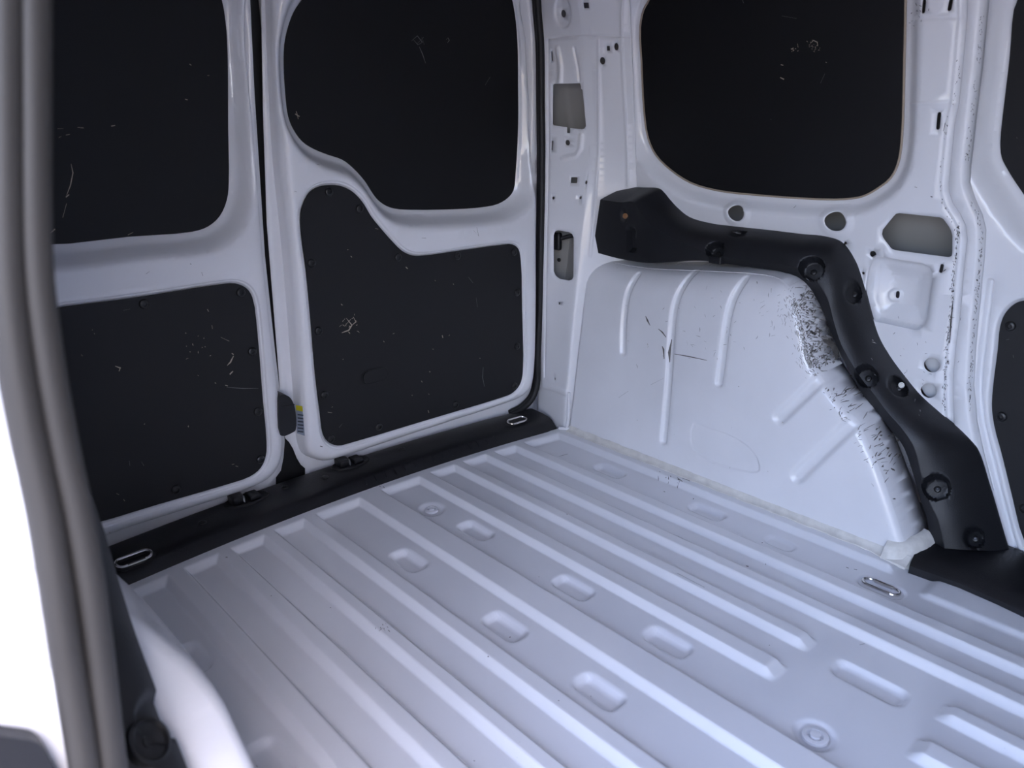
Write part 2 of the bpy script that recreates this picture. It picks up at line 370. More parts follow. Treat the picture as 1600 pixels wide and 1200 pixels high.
# ================================================================== FLOOR
LANDS = [(-1.115, -1.073, None), (-1.01, -0.973, None), (-0.907, -0.874, None), (-0.81, -0.772, None), (-0.665, -0.597, None),
         (-0.495, -0.453, 'gap'), (-0.387, -0.352, 'gap'), (-0.287, -0.25, None), (-0.19, -0.15, None), (-0.04, 0.3, 'end'), (-1.6, -1.235, 'end')]
OVALS = [(-0.7215, -0.2315), (-0.7215, -0.5242), (-0.7215, -0.7463), (-0.5433, -0.2315), (-0.5433, -0.5242), (-0.5433, -0.7463),
         (-0.095, -0.2315), (-0.095, -0.5242), (-1.165, -0.235), (-1.165, -0.5242), (-1.165, -0.78)]
def lin(a, b, x):
    g = lambda q: np.clip((q-a)/(b-a), 0, 1)
    return (g(x-0.0016)+2*g(x)+g(x+0.0016))/4
def floor_z(x, y):
    h = np.zeros_like(x)
    for xs, xd, k in LANDS:
        a = lin(xs-0.0065, xs+0.0065, x)*(1-lin(xd-0.0045, xd+0.0045, x))
        if k == 'gap': a = a*np.maximum(lin(-0.92, -0.902, y), 1-lin(-1.145, -1.127, y))
        if k == 'end': a = a*sstep(-0.925, -0.905, y)
        h = np.maximum(h, a)
    ye = 0.005+bow(np.clip(x, -1.26, 0))
    h = np.maximum(h, lin(ye-0.016, ye, y))
    # low bead beside the step cover
    h = np.maximum(h, 0.55*sstep(-0.085, -0.07, x)*(1-sstep(-1.0, -0.98, y)))
    z = -0.0125+0.0125*h
    def dimple(cx, cy, hx, hy, dep, wdt=0.010, p=3.0):
        qx = np.maximum(np.abs(x-cx)-(hx-0.017), 0); qy = np.maximum(np.abs(y-cy)-(hy-0.017), 0)
        s = np.sqrt(qx**2+qy**2)-0.017
        return -dep*(1-sstep(-wdt, 0.002, s))
    for cx, cy in OVALS: z = z+dimple(cx, cy, 0.024, 0.045, 0.012, 0.011)
    z = z+dimple(-0.386, -1.025, 0.024, 0.058, 0.010)
    z = z+dimple(-0.10, -0.71, 0.020, 0.033, 0.005, 0.006)
    z = z+dimple(-0.104, -0.924, 0.022, 0.042, 0.008, 0.006)
    for cx, cy in ((-0.556, -0.089), (-0.557, -1.022)):
        s = np.hypot(x-cx, y-cy); z = z-0.008*(1-sstep(0.020, 0.034, s))+0.003*(1-sstep(0.004, 0.018, s))
    return z
xs = np.unique(np.round(np.concatenate([np.arange(-1.42, 0.10, 0.0045)]+[np.arange(a-0.0095, a+0.0096, 0.0015) for L_ in LANDS for a in L_[:2] if a < 0.1 and a > -1.42]), 4))
ys = np.concatenate([np.arange(-2.0, -1.32, 0.04), np.arange(-1.32, 0.062, 0.0042), [0.07, 0.08]])
X, Y = np.meshgrid(xs, ys); Z = floor_z(X, Y)
lim = 0.032+bow(np.clip(X, -1.27, 0.01)); Yc = np.minimum(Y, lim)
nx, ny = len(xs), len(ys); fv = np.stack([X.ravel(), Yc.ravel(), Z.ravel()], -1)
ff = [(j*nx+i, j*nx+i+1, (j+1)*nx+i+1, (j+1)*nx+i) for j in range(ny-1) for i in range(nx-1)]
floor = setp(obj('floor', fv, ff, FLOORW, smooth=60, org=(-0.63, -0.9, -0.012)), 'white ribbed sheet metal load floor with long raised beads and oval dimples', 'floor', 'structure')
for (cx, cy, s) in ((-0.556, -0.089, 1.15), (-0.557, -1.022, 1.4)):
    mb = MB(); mb.lathe([(0.0135*s, -0.002), (0.0135*s, 0.0025), (0.0115*s, 0.0035), (0.0085*s, 0.0035), (0.0078*s, -0.0035), (0.0058*s, -0.0035), (0.0055*s, 0.0045), (0.0015*s, 0.0048)], 24, (cx, cy, -0.0145))
    mb.obj('floor_bolt', WHITE, floor)
def S_floor(u, v, d): return np.stack([u+0*v, v+0*u, 0*u+0*v+0.0-d], -1)
def S_chan(u, v, d): return np.stack([u+0*v, v+0*u, floor_z(u+0*v, v+0*u)+0.0004-0*d], -1)
marks = [([(1030, 740), (1041, 748)], 2), ([(1058, 750), (1066, 756)], 2.2), ([(1066, 751), (1078, 755)], 1.6), ([(1117, 764), (1124, 768)], 1.6),
         ([(1166, 880), (1170, 881)], 3), ([(1323, 882), (1327, 884)], 2.5), ([(1335, 885), (1340, 886)], 2.5), ([(1344, 1003), (1352, 1001)], 1.8),
         ([(873, 710), (887, 706)], 1.2), ([(1026, 820), (1060, 835), (1110, 858)], 1.3), ([(298, 900), (301, 900)], 3), ([(353, 875), (356, 875)], 3), ([(599, 764), (601, 766)], 2.2), ([(593, 763), (595, 764)], 2.2),
         ([(398, 1184), (401, 1185)], 4), ([(762, 1029), (764, 1030)], 2.5), ([(740, 1183), (742, 1184)], 2.5), ([(1058, 900), (1100, 922)], 1.0)]
marks += flecks((1050, 748), 14, (20, 6), (2, 5), (0.6, 1.4)) + flecks((600, 985), 10, (9, 7), (2, 5), (0.6, 1.2))+flecks((900, 900), 16, (300, 130), (1, 2.5), (0.8, 1.6))
decal('scuff_marks', S_floor, marks, DARKSC, floor, d=0.006, guess=(-0.4, -0.5), T=S_chan)

# tie-down rings
def tie_ring(loc, rotz, tilt, label, cup=None, s=1.0):
    t = setp(empty('tie_down_ring', loc), label, 'ring', group='cargo tie-down rings')
    def P(a, b, z): return np.array([loc[0]+a*math.cos(rotz)-b*math.sin(rotz), loc[1]+a*math.sin(rotz)+b*math.cos(rotz), loc[2]+z])
    pts = rrect((0, 0), 0.036*s, 0.014*s, 0.0139*s, 8)
    mb = MB(); mb.tube([P(a, b*math.cos(tilt), 0.004+b*math.sin(tilt)+0.014*s*math.sin(tilt)) for a, b in pts], 0.0030*s, 8, closed=True); mb.obj('wire_loop', CHROME, t)
    mb = MB(); mb.tube([P(-0.018*s, -0.0142*s, 0.0035), P(0.018*s, -0.0142*s, 0.0035)], 0.0042*s, 8); mb.obj('hinge_barrel', CHROME, t)
    o = rrect((0, 0), 0.044*s, 0.021*s, 0.02*s, 6); i_ = rrect((0, 0), 0.036*s, 0.013*s, 0.0125*s, 6); n = len(o)
    v = [P(a, b, 0.001) for a, b in o]+[P(a, b, 0.0006) for a, b in i_]+[P(a, b, -0.009) for a, b in i_]
    f = [(k, (k+1) % n, n+(k+1) % n, n+k) for k in range(n)]+[(n+k, n+(k+1) % n, 2*n+(k+1) % n, 2*n+k) for k in range(n)]+[tuple(range(2*n, 3*n))]
    obj('cup', v, f, cup or SILLBLK, t)
    return t
tie_ring((-0.104, -0.924, -0.0165), math.pi/2, 0.05, 'chrome tie-down ring lying in its floor recess by the far wheel arch', FLOORW, 0.95)

# ================================================================== REAR SILL COVER
sec = [(0.028, -0.008), (0.028, 0.001), (0.033, 0.006), (0.046, 0.0185), (0.054, 0.0225), (0.075, 0.0255), (0.10, 0.0285), (0.140, 0.0305), (0.150, 0.028), (0.154, 0.015), (0.154, -0.02)]
N = 90; xx = np.linspace(-1.255, -0.012, N); v = []
for i, x in enumerate(xx):
    e = 0.012*max(0, (x+0.05)/0.038) if x > -0.05 else 0
    for (a, b) in sec: v.append((x, a+bow(x)+ (e if a < 0.06 else 0), b))
M = len(sec); f = [(i*M+k, (i+1)*M+k, (i+1)*M+k+1, i*M+k+1) for i in range(N-1) for k in range(M-1)]
f += [tuple(range(M))[::-1], tuple(range((N-1)*M, N*M))]
sill = setp(obj('sill_cover', v, f, SILLBLK, smooth=35), 'black plastic sill cover along the foot of the rear doors', 'sill cover')
def S_sill(u, v_, d): return np.stack([u+0*v_, v_+bow(u), np.interp(v_, [a for a, b in sec[1:8]], [b for a, b in sec[1:8]])-d+0*u], -1)
# ribs pressed across the right half of the sill and small plugs
for x in np.linspace(-0.62, -0.22, 15):
    p = [S_sill(np.array([x]), np.array([t]), -0.0005)[0] for t in (0.036, 0.045, 0.052)]
    mb = MB(); mb.tube(p, 0.0016, 6, flat=1.0); mb.obj('tread_rib', SILLBLK, sill)
for px in ((316, 817), (445, 762), (508, 746), (628, 702)):
    uv = on(S_sill, [px], 0, (-0.6, 0.1))[0]; place('plug', SCREW_ME, S_sill(uv[:1], uv[1:], 0)[0], (0, 0, 1), sill, 0, 0.9)
for (cx, la) in ((385, 'left'), (548, 'right')):
    py = 781 if cx == 385 else 724
    uv = on(S_sill, [(cx, py)], 0, (-0.6, 0.1))[0]; c = S_sill(uv[:1], uv[1:], 0)[0]
    mb = MB(); mb.lathe([(0.052, -0.004), (0.052, 0.002), (0.048, 0.004), (0.040, 0.001), (0.034, -0.003), (0.004, -0.004)], 28)
    V = np.array(mb.v)*np.array([1, 0.55, 1])+c; k = obj('door_catch', V, mb.f, RUBBERD, sill)
    mb = MB(); mb.box((c[0]-0.034, c[1]-0.012, c[2]-0.002), (c[0]-0.006, c[1]+0.022, c[2]+0.017), 0.003); mb.box((c[0]+0.004, c[1]-0.014, c[2]-0.002), (c[0]+0.030, c[1]+0.02, c[2]+0.010), 0.003); mb.obj('catch_jaw', SILLBLK, k)
    mb = MB(); mb.tube([c+np.array([-0.010, -0.014+0.0, 0.004]), c+np.array([-0.010, -0.010, 0.016]), c+np.array([-0.008, 0.012, 0.017])], 0.0020, 8); mb.obj('striker', mat('dark_steel', (0.16, 0.16, 0.16), 0.3, metal=1.0), k)
for (px, la) in (((210, 877), 'chrome tie-down ring on the black sill cover below the narrow rear door'), ((808, 660), 'chrome tie-down ring on the black sill cover beside the rear corner pillar')):
    p = at_plane(px, 2, 0.0265); tie_ring(tuple(p), 0.06 if px[0] < 500 else -0.06, 0.2, la, SILLBLK, 0.92 if px[0] < 500 else 0.85)

# ================================================================== REAR DOORS
def door(name, label, outline_px, frame_px, win_px, pan_px, screw_px, od=0.045, g=(-0.5, 0.5)):
    frame = smooth(on(S_door, frame_px, 0.014, g), 3); win = smooth(on(S_door, win_px, 0.058, g), 3); pan = smooth(on(S_door, pan_px, 0.006, g), 3)
    outl = on(S_door, outline_px, od, g)
    fs = [feat(frame, quarter(-0.026, 0.0, 0.026)+[(0.0025, 0.045)]), feat(win, ramp(-0.002, 0.060, 0.006, 0.056, 2)[:2]+ramp(0.004, 0.056, 0.046, 0.0, 6)), feat(pan, ramp(-0.001, 0.011, 0.004, 0.004, 3)+ramp(0.0055, 0.004, 0.009, 0.0, 3))]
    o = setp(sheet(name, S_door, outl, fs, [], 0.022, WHITE), label, 'door', 'structure')
    slab('window_panel', S_door, offset(win, 0.001), 0.0555, 0.003, WINBLK, o)
    lp = slab('lining_panel', S_door, offset(pan, -0.0015), 0.005, 0.004, PANEL, o)
    screws(S_door, screw_px, 0.0045, lp, g)
    return o, lp, frame, win, pan
L_WIN = [(345, 0), (351, 35), (354, 80), (355, 200), (356, 285), (353, 312), (342, 337), (324, 353), (300, 361), (200, 369), (72, 381), (50, 375), (36, 350), (30, 300), (28, 100), (35, -20), (60, -50), (315, -55), (336, -25)]
L_PAN = [(80, 482), (150, 472), (225, 462), (340, 444), (368, 442), (385, 449), (395, 464), (403, 520), (411, 620), (417, 690), (416, 712), (408, 731), (391, 745), (350, 759), (250, 788), (142, 820), (105, 826), (84, 800), (70, 700), (58, 520), (64, 490)]
L_FRM = [(389, -70), (389, 0), (396, 150), (412, 400), (428, 550), (439, 640), (443, 690), (439, 722), (425, 744), (400, 760), (300, 794), (200, 826), (145, 845), (90, 850), (66, 820), (45, 700), (20, 400), (5, 100), (5, -70)]
L_OUT = [(391, -75), (391, 0), (398, 150), (414, 400), (430, 550), (441, 640), (445, 690), (443, 715), (439, 735), (431, 746), (431, 765), (350, 800), (145, 875), (60, 890), (40, 700), (15, 400), (0, 100), (0, -75)]
door_1, lp1, *_ = door('door_1', 'narrow white rear door with blacked out window and black lower lining panel', L_OUT, L_FRM, L_WIN, L_PAN, [(225, 475), (376, 457), (394, 549), (403, 643), (407, 718), (275, 765)], g=(-1.0, 0.5))
R_WIN = [(472, 0), (459, 20), (450, 45), (445, 70), (444, 100), (446, 140), (451, 182), (459, 202), (472, 220), (490, 232), (512, 241), (535, 249), (552, 262), (570, 282), (581, 299), (589, 310), (600, 319), (615, 325), (640, 327), (713, 326), (753, 323), (777, 318), (793, 308), (801, 297), (804, 273), (808, 200), (808, 130), (807, 67), (802, 17), (792, -20), (772, -42), (740, -52), (540, -58), (508, -45), (487, -22)]
R_PAN = [(469, 333), (470, 367), (477, 417), (485, 500), (492, 583), (500, 650), (504, 678), (512, 691), (527, 697), (550, 692), (667, 657), (783, 622), (800, 615), (812, 602), (817, 583), (816, 483), (814, 407), (810, 388), (800, 381), (783, 382), (717, 391), (655, 399), (640, 397), (627, 390), (612, 375), (596, 357), (580, 337), (570, 320), (560, 307), (547, 296), (530, 289), (513, 288), (497, 291), (483, 300), (474, 316)]
R_FRM = [(427, -70), (427, 0), (430, 100), (438, 250), (450, 370), (460, 490), (467, 590), (471, 650), (474, 690), (482, 712), (505, 721), (530, 716), (640, 680), (720, 654), (790, 631), (817, 619), (830, 604), (835, 580), (838, 480), (838, 367), (838, 67), (830, 0), (826, -30), (820, -70)]
R_OUT = [(407, -75), (408, 0), (411, 170), (417, 350), (437, 600), (442, 670), (446, 685), (452, 691), (458, 701), (464, 716), (470, 726), (477, 732), (477, 760), (560, 735), (700, 690), (800, 655), (830, 645), (838, 600), (840, 480), (840, 67), (832, 0), (822, -75)]
door_2, lp2, frm2, *_ = door('door_2', 'wide white rear door with blacked out window and black lining panel stepped at the top', R_OUT, R_FRM, R_WIN, R_PAN,
    [(487, 411), (498, 517), (507, 617), (517, 686), (592, 667), (712, 632), (804, 603), (808, 541), (808, 457), (803, 394), (715, 400), (622, 402), (562, 326), (514, 300)])
# grip plate on the lining panel
uv = on(S_door, [(586, 587)], 0.004, (-0.5, 0.4))[0]
slab('pull_plate', S_door, rrect(uv, 0.034, 0.0155, 0.0150, 6), 0.0022, 0.003, PANEL, lp2)
mb = MB(); mb.tube([S_door(np.array([a]), np.array([b]), 0.0045)[0] for a, b in rrect(uv, 0.0365, 0.018, 0.0175, 6)], 0.0014, 6, closed=True); mb.obj('plate_groove', PANEL, lp2)
# marks on the black boards
decal('paint_chips', S_door, [([(541, 497), (550, 508), (545, 516), (534, 520)], 2), ([(552, 495), (556, 503), (545, 512)], 1.6), ([(538, 510), (548, 499)], 1.6), ([(533, 475), (535, 477)], 4), ([(634, 417), (637, 420)], 4), ([(691, 524), (692, 528)], 3.5), ([(669, 641), (670, 645)], 3), ([(586, 357), (591, 358)], 2.0), ([(708, 443), (709, 445)], 2), ([(548, 400), (550, 402)], 3), ([(512, 644), (519, 645)], 1.6)]+flecks((545, 507), 14, (8, 7), (2, 5), (0.6, 1.3))+flecks((680, 520), 14, (90, 80), (1, 3), (0.6, 1.4)), BARE, door_2, d=0.004, guess=(-0.5, 0.4))
decal('pale_scratches', S_door, [([(755, 574), (754, 590), (757, 604)], 1.2), ([(732, 433), (739, 442)], 1.2), ([(744, 465), (746, 480)], 1.2), ([(535, 662), (530, 668)], 1.2)], SCRATCH, door_2, d=0.004, guess=(-0.5, 0.4))
decal('window_scratches', S_door, [([(643, 64), (652, 56), (660, 66), (653, 70), (646, 62)], 1.1), ([(655, 73), (660, 84), (665, 99)], 1.3), ([(652, 68), (662, 58)], 1.1), ([(697, 62), (700, 59), (702, 63), (699, 67)], 1.2), ([(758, 133), (766, 120)], 1.0), ([(659, 58), (663, 70)], 1.1)], SCRATCH, door_2, d=0.0545, guess=(-0.5, 0.8))
decal('window_chip', S_door, [([(461, 178), (468, 182)], 4), ([(463, 174), (466, 186)], 2.5)], BARE, door_2, d=0.0545, guess=(-0.5, 0.8))
decal('paint_chips', S_door, [([(355, 571), (360, 566), (365, 556)], 2.5), ([(359, 585), (364, 580)], 5), ([(362, 552), (365, 554)], 4), ([(352, 602), (356, 603)], 3), ([(180, 572), (188, 575), (186, 580)], 3), ([(324, 483), (326, 487)], 2.5), ([(331, 508), (332, 514)], 1.5), ([(345, 527), (358, 533)], 1.2), ([(362, 726), (366, 725)], 2), ([(368, 728), (372, 729)], 2), ([(193, 780), (195, 783)], 2), ([(182, 771), (186, 773)], 1.6)]+flecks((310, 540), 10, (12, 8), (1, 4), (0.6, 1.2))+flecks((250, 600), 12, (90, 100), (1, 3), (0.6, 1.4)), BARE, door_1, d=0.004, guess=(-1.0, 0.4))
decal('pale_scratches', S_door, [([(354, 605), (380, 607), (404, 607)], 1.1), ([(202, 720), (203, 728)], 1.2), ([(221, 721), (225, 728)], 1.2), ([(193, 485), (203, 483)], 1.2)], SCRATCH, door_1, d=0.004, guess=(-1.0, 0.4))
decal('window_chips', S_door, [([(76, 367), (86, 358)], 5), ([(103, 308), (108, 304)], 4), ([(104, 305), (110, 290), (114, 270), (111, 256)], 1.4), ([(98, 340), (104, 318)], 1.6), ([(174, 197), (180, 196)], 3.2), ([(121, 199), (131, 200)], 1.6), ([(103, 211), (109, 210)], 2.2), ([(90, 201), (99, 201)], 1.4), ([(92, 215), (96, 213)], 1.6), ([(296, 100), (299, 102)], 3), ([(289, 155), (293, 156)], 3), ([(324, 118), (327, 118)], 1.6), ([(200, 367), (208, 363)], 2)], BARE, door_1, d=0.0545, guess=(-1.0, 0.8))
decal('paint_nicks', S_door, [([(500, 697), (504, 698)], 4), ([(495, 257), (499, 258)], 2), ([(659, 372), (666, 372)], 1.4), ([(460, 299), (464, 300)], 1.2), ([(745, 355), (748, 369), (740, 360)], 0.8)], DARKSC, door_2, d=-0.001, guess=(-0.6, 0.4))
decal('paint_nicks', S_door, [([(228, 428), (234, 424)], 1.2), ([(315, 425), (317, 431)], 1.6), ([(297, 412), (299, 413)], 2)], DARKSC, door_1, d=-0.001, guess=(-1.0, 0.5))

# rubber between and beside the doors
def S_back(u, v, d): return S_door(u, v, d+0.062)
strip = np.array([(-0.90, -0.03), (-0.66, -0.03), (-0.70, 0.2), (-0.715, 1.22), (-0.85, 1.22), (-0.88, 0.4)])
setp(slab('door_gap_seal', S_back, strip, 0.0, 0.02, RUBBERD, None), 'black rubber seal in the gap between the two rear doors', 'seal')
path_px = [(843, -70), (841, 0), (846, 67), (847, 150), (848, 250), (846, 400), (845, 480), (841, 560), (840, 600), (833, 622), (818, 638), (800, 648)]
uv = smooth(on(S_door, path_px, 0.015, (-0.05, 0.5)), 4, False)
mb = MB(); mb.tube([S_door(np.array([a]), np.array([b]), 0.018)[0] for a, b in uv], 0.0095, 10); mb.tube([S_door(np.array([a+0.006]), np.array([b]), 0.030)[0] for a, b in uv], 0.010, 10)
setp(mb.obj('door_weatherstrip', RUBBERD), 'thin black weatherstrip curving down the pillar side of the wide rear door', 'seal')
# black cover on the flange of the wide door, sticker beside it
cov = on(S_door, [(436, 632), (438, 620), (443, 617), (452, 620), (458, 629), (462, 645), (462, 672), (457, 676), (440, 681)], -0.004, (-0.8, 0.3))
cover = setp(slab('latch_cover', S_door, smooth(cov, 3), -0.004, 0.038, PLASTIC, None), 'black plastic latch cover low on the edge between the rear doors', 'latch cover')
ln = on(S_door, [(438, 635), (460, 632)], -0.004, (-0.8, 0.3)); mb = MB(); mb.tube([S_door(ln[i:i+1, 0], ln[i:i+1, 1], -0.004)[0] for i in (0, 1)], 0.0012, 6); mb.obj('moulded_line', PLASTIC, cover)
def tilted(name, px, m, parent, lift=0.0):
    """small printed patch stuck on the sloping flank of the door frame"""
    D = np.interp([p[0] for p in px], [462, 475], [0.024, 0.002])-lift
    P = np.array([at_surf(p, d) for p, d in zip(px, D)]); n = np.cross(P[1]-P[0], P[3]-P[0]); n /= np.linalg.norm(n)
    if n[1] > 0: n = -n
    v = np.concatenate([P, P-n*0.0008]); return obj(name, v, [(0, 1, 2, 3), (7, 6, 5, 4), (0, 4, 5, 1), (1, 5, 6, 2), (2, 6, 7, 3), (3, 7, 4, 0)], m, parent, smooth=0)
def at_surf(p, d):
    q = on(S_door, [p], d, (-0.75, 0.3)); return S_door(q[:, 0], q[:, 1], d)[0]
stk = setp(tilted('warning_label', [(462, 634), (472, 636), (476, 681), (464, 677)], LABELW, None), 'small blue-grey printed label with a yellow header beside the latch cover', 'label')
tilted('yellow_header', [(462, 633), (472, 635), (473, 643), (463, 641)], YELLOW, stk, 0.001)
for k in range(6):
    y0 = 647+k*5.2; tilted('print_line', [(465, y0), (473.5, y0+1), (473.7, y0+3), (465.2, y0+2)], INK, stk, 0.001)

# ================================================================== FAR SIDE WALL
WWIN = [(1017, 0), (1008, 17), (1003, 43), (1005, 97), (1009, 174), (1015, 215), (1027, 241), (1050, 264), (1081, 284), (1123, 296), (1174, 302), (1275, 309), (1321, 309), (1348, 305), (1371, 293), (1391, 277), (1402, 256), (1408, 221), (1412, 97), (1414, 0), (1414, -40), (1400, -70), (1370, -85), (1060, -80), (1032, -55)]
gw = (-0.4, 0.7)
wwin = smooth(on(S_wall, WWIN, 0.030, gw), 3)
def wl(pts, d=0.0): return on(S_wall, pts, d, gw)
bead1 = wl([(1504, -80), (1503, 0), (1503, 28), (1498, 87), (1491, 160), (1484, 195), (1478, 260), (1475, 285), (1476, 302), (1482, 320), (1494, 338), (1502, 355), (1504, 375), (1501, 400), (1497, 440), (1492, 500), (1487, 536), (1483, 580), (1482, 615), (1484, 660), (1487, 700)])
edge2 = wl([(1540, -90), (1539, 0), (1529, 108), (1522, 162), (1511, 260), (1510, 285), (1519, 312), (1530, 336), (1536, 360), (1534, 400), (1530, 440), (1524, 500), (1520, 550), (1517, 605), (1522, 660), (1533, 712), (1548, 770), (1566, 830)])
hexh = wl([(1396, 338), (1400, 334), (1405, 333), (1468, 339.5), (1474, 342), (1482, 353), (1486, 360), (1488, 368), (1488, 394), (1487, 400), (1482, 402), (1398, 391), (1392, 388), (1380, 372), (1378, 366), (1379, 359)])
sqh = wl([(1352, 457), (1357, 420), (1362, 407), (1371, 402), (1382, 402), (1440, 412), (1452, 417), (1457, 426), (1457, 437), (1448, 497), (1444, 509), (1437, 515), (1428, 515), (1367, 502), (1358, 490)])
def wpt(p): return wl([p])[0]
h1, h2 = wpt((1151, 333)), wpt((1306, 346)); c1, c2 = wpt((1456, 570.5)), wpt((1451, 610.5))
holes = [circ(h1, 0.0215, 0.0180, 32, 0.2), circ(h2, 0.0240, 0.0200, 32, 0.2), hexh, sqh, circ(c1, 0.0155, n=18), circ(c2, 0.0155, n=18),
         circ(wpt((1364, 397)), 0.0068, n=12), circ(wpt((1349, 427)), 0.003, n=10), circ(wpt((1321, 380)), 0.0036, n=10)]
def slot(a, b, r): return capsule(np.array([a, (np.array(a)+b)/2, b]), r, 4)
for (a, b) in (((1472, 415), (1470, 424)), ((1467.5, 178), (1465.5, 200)), ((1444, 2), (1442.5, 18)), ((1486, 1), (1483.5, 14))):
    q = wl([a, b]); holes.append(slot(q[0], q[1], 0.0034))
seam = wl([(984, 12), (995, 240)]); ysm = float(seam[:, 0].mean())
outw = np.array([(ysm+0.035, 1.24), (ysm+0.035, 0.40)]+[(-0.5, 0.40), (-0.62, 0.36), (-0.72, 0.24), (-0.84, 0.12), (-0.90, 0.05), (-0.985, 0.05)]+[tuple(p) for p in edge2[::-1] if p[1] < 1.22 and p[1] > 0.06]+[(edge2[0][0], 1.24)])
wf = [feat(wwin, [(-0.002, 0.032), (0.003, 0.030)]+ramp(0.006, 0.028, 0.045, 0.0, 6)),
      feat(circ(h1, 0.0215, 0.0180, 32, 0.2), ramp(0.004, -0.004, 0.018, 0.0, 4)), feat(circ(h2, 0.0240, 0.0200, 32, 0.2), ramp(0.004, -0.004, 0.020, 0.0, 4)),
      feat(capsule(bead1, 0.0078, 4), ramp(-0.0025, 0.007, 0.0015, 0.0, 3)),
      feat(ccw(outw), [(-0.012, 0.0), (-0.008, 0.0015), (-0.004, 0.005), (-0.001, 0.012), (0.0, 0.022)])]
# pressed steps across the pillar
q = wl([(1424, 30), (1500, 26)]); wf.append(feat(capsule(np.array([q[0], q.mean(0), q[1]]), 0.004, 4), ramp(-0.003, 0.002, 0.002, 0.0, 2)))
q = wl([(1418, 162), (1486, 160)]); wf.append(feat(capsule(np.array([q[0], q.mean(0), q[1]]), 0.004, 4), ramp(-0.003, -0.002, 0.002, 0.0, 2)))
q = wl([(1419, -20), (1419, 60), (1417, 130), (1412, 200), (1404, 262)]); 
wall = setp(sheet('wall_right', S_wall, outw, wf, holes, 0.02, WHITE), 'white pressed steel inner side wall with window, holes and beaded pillar', 'wall', 'structure')
slab('window_panel', S_wall, offset(wwin, 0.001), 0.0275, 0.003, WINBLK, wall)
mb = MB(); mb.tube([S_wall(np.array([a]), np.array([b]), 0.0265)[0] for a, b in offset(wwin, 0.0025)], 0.0022, 6, closed=True); mb.obj('window_bead', mat('tan_sealant', (0.36, 0.29, 0.22), 0.6), wall)
decal('window_chips', S_wall, [([(1236, 77), (1240, 75)], 5), ([(1220, 101), (1224, 102)], 4), ([(1219, 121), (1225, 124)], 5), ([(1246, 68), (1247, 74)], 1.5), ([(1266, 68), (1271, 63), (1277, 66), (1278, 72)], 1.4), ([(1271, 80), (1273, 81)], 2), ([(1290, 97), (1292, 98)], 2)]+flecks((1270, 74), 16, (6, 5), (1, 3), (0.6, 1.3))+flecks((1238, 78), 7, (5, 2), (1, 3), (0.8, 1.5)), BARE, wall, d=0.0265, guess=(-0.4, 0.9))
decal('window_scratches', S_wall, [([(1222, 25), (1245, 29)], 1.0), ([(1289, 115), (1282, 130)], 1.0), ([(1160, 0), (1162, 5)], 1.6), ([(1204, 186), (1205, 187)], 1.6)], SCRATCH, wall, d=0.0265, guess=(-0.4, 0.9))
l1 = [(1497, 350), (1494, 390), (1490, 420), (1488, 460), (1484, 500), (1481, 536), (1476, 600), (1475, 640)]
l2 = [(1520, 316), (1528, 336), (1534, 362), (1533, 400), (1528, 440), (1524, 490), (1520, 536), (1516, 600), (1517, 640)]
l0 = [(1500, 90), (1492, 150), (1478, 200), (1469, 280), (1472, 316), (1490, 350)]
decal('worn_edges', S_wall, along(l1, 170, (1.5, 2), l=(1.5, 5), wd=(0.5, 1.6), ang=1.6)+along(l2, 130, (1.5, 2), l=(1.5, 4), wd=(0.5, 1.4), ang=1.6)+along(l0, 40, (1.2, 2), l=(1.5, 4), wd=(0.5, 1.3), ang=1.6)+along([(1534, 20), (1528, 108), (1520, 170), (1510, 250)], 60, (2, 2), l=(1.5, 4), wd=(0.5, 1.2), ang=1.6)+[([(1484, 536), (1486, 500), (1489, 470)], 2.0), ([(1474, 205), (1477, 192)], 2.5), ([(1474, 424), (1478, 421)], 3), ([(1454, 307), (1457, 308)], 4), ([(1429, 292), (1433, 293)], 2), ([(1240, 325), (1244, 321)], 1.2)]+flecks((1430, 25), 14, (5, 10), (2, 5), (0.5, 1.2))+flecks((1440, 560), 22, (30, 50), (2, 6), (0.4, 0.9)), DARKSC, wall, guess=(-0.85, 0.5))
# inner skin seen through the holes, with the dished reinforcement behind the square opening
def S_skin(u, v, d): return S_wall(u, v, d+0.12)
skin = np.array([(ysm+0.02, 1.22), (ysm+0.02, 0.1), (-0.92, 0.1), (-0.885, 0.5), (-0.86, 0.75), (-0.82, 1.22)])
slab('outer_skin', S_skin, skin, 0.0, 0.002, PRIMER, wall)
dish = offset(sqh, 0.006); sc = sqh.mean(0); bc = wl([(1400, 461)], 0.04)[0]
dshape = [feat(dish, ramp(-0.055, 0.040, -0.012, 0.026, 5)+[(-0.004, 0.018), (0.0, 0.010)]), feat(circ(bc, 0.013, n=16), ramp(-0.003, -0.004, 0.004, 0.0, 3))]
sq = wl([(1401, 458), (1400.5, 464)], 0.03)
sheet('dished_plate', S_wall, dish, dshape, [slot(sq[0], sq[1], 0.0036)], 0.012, ARCHW, wall)
for cc in (c1, c2): slab('hole_backing', S_wall, circ(cc, 0.026, n=16), 0.034, 0.002, WHITE, wall)

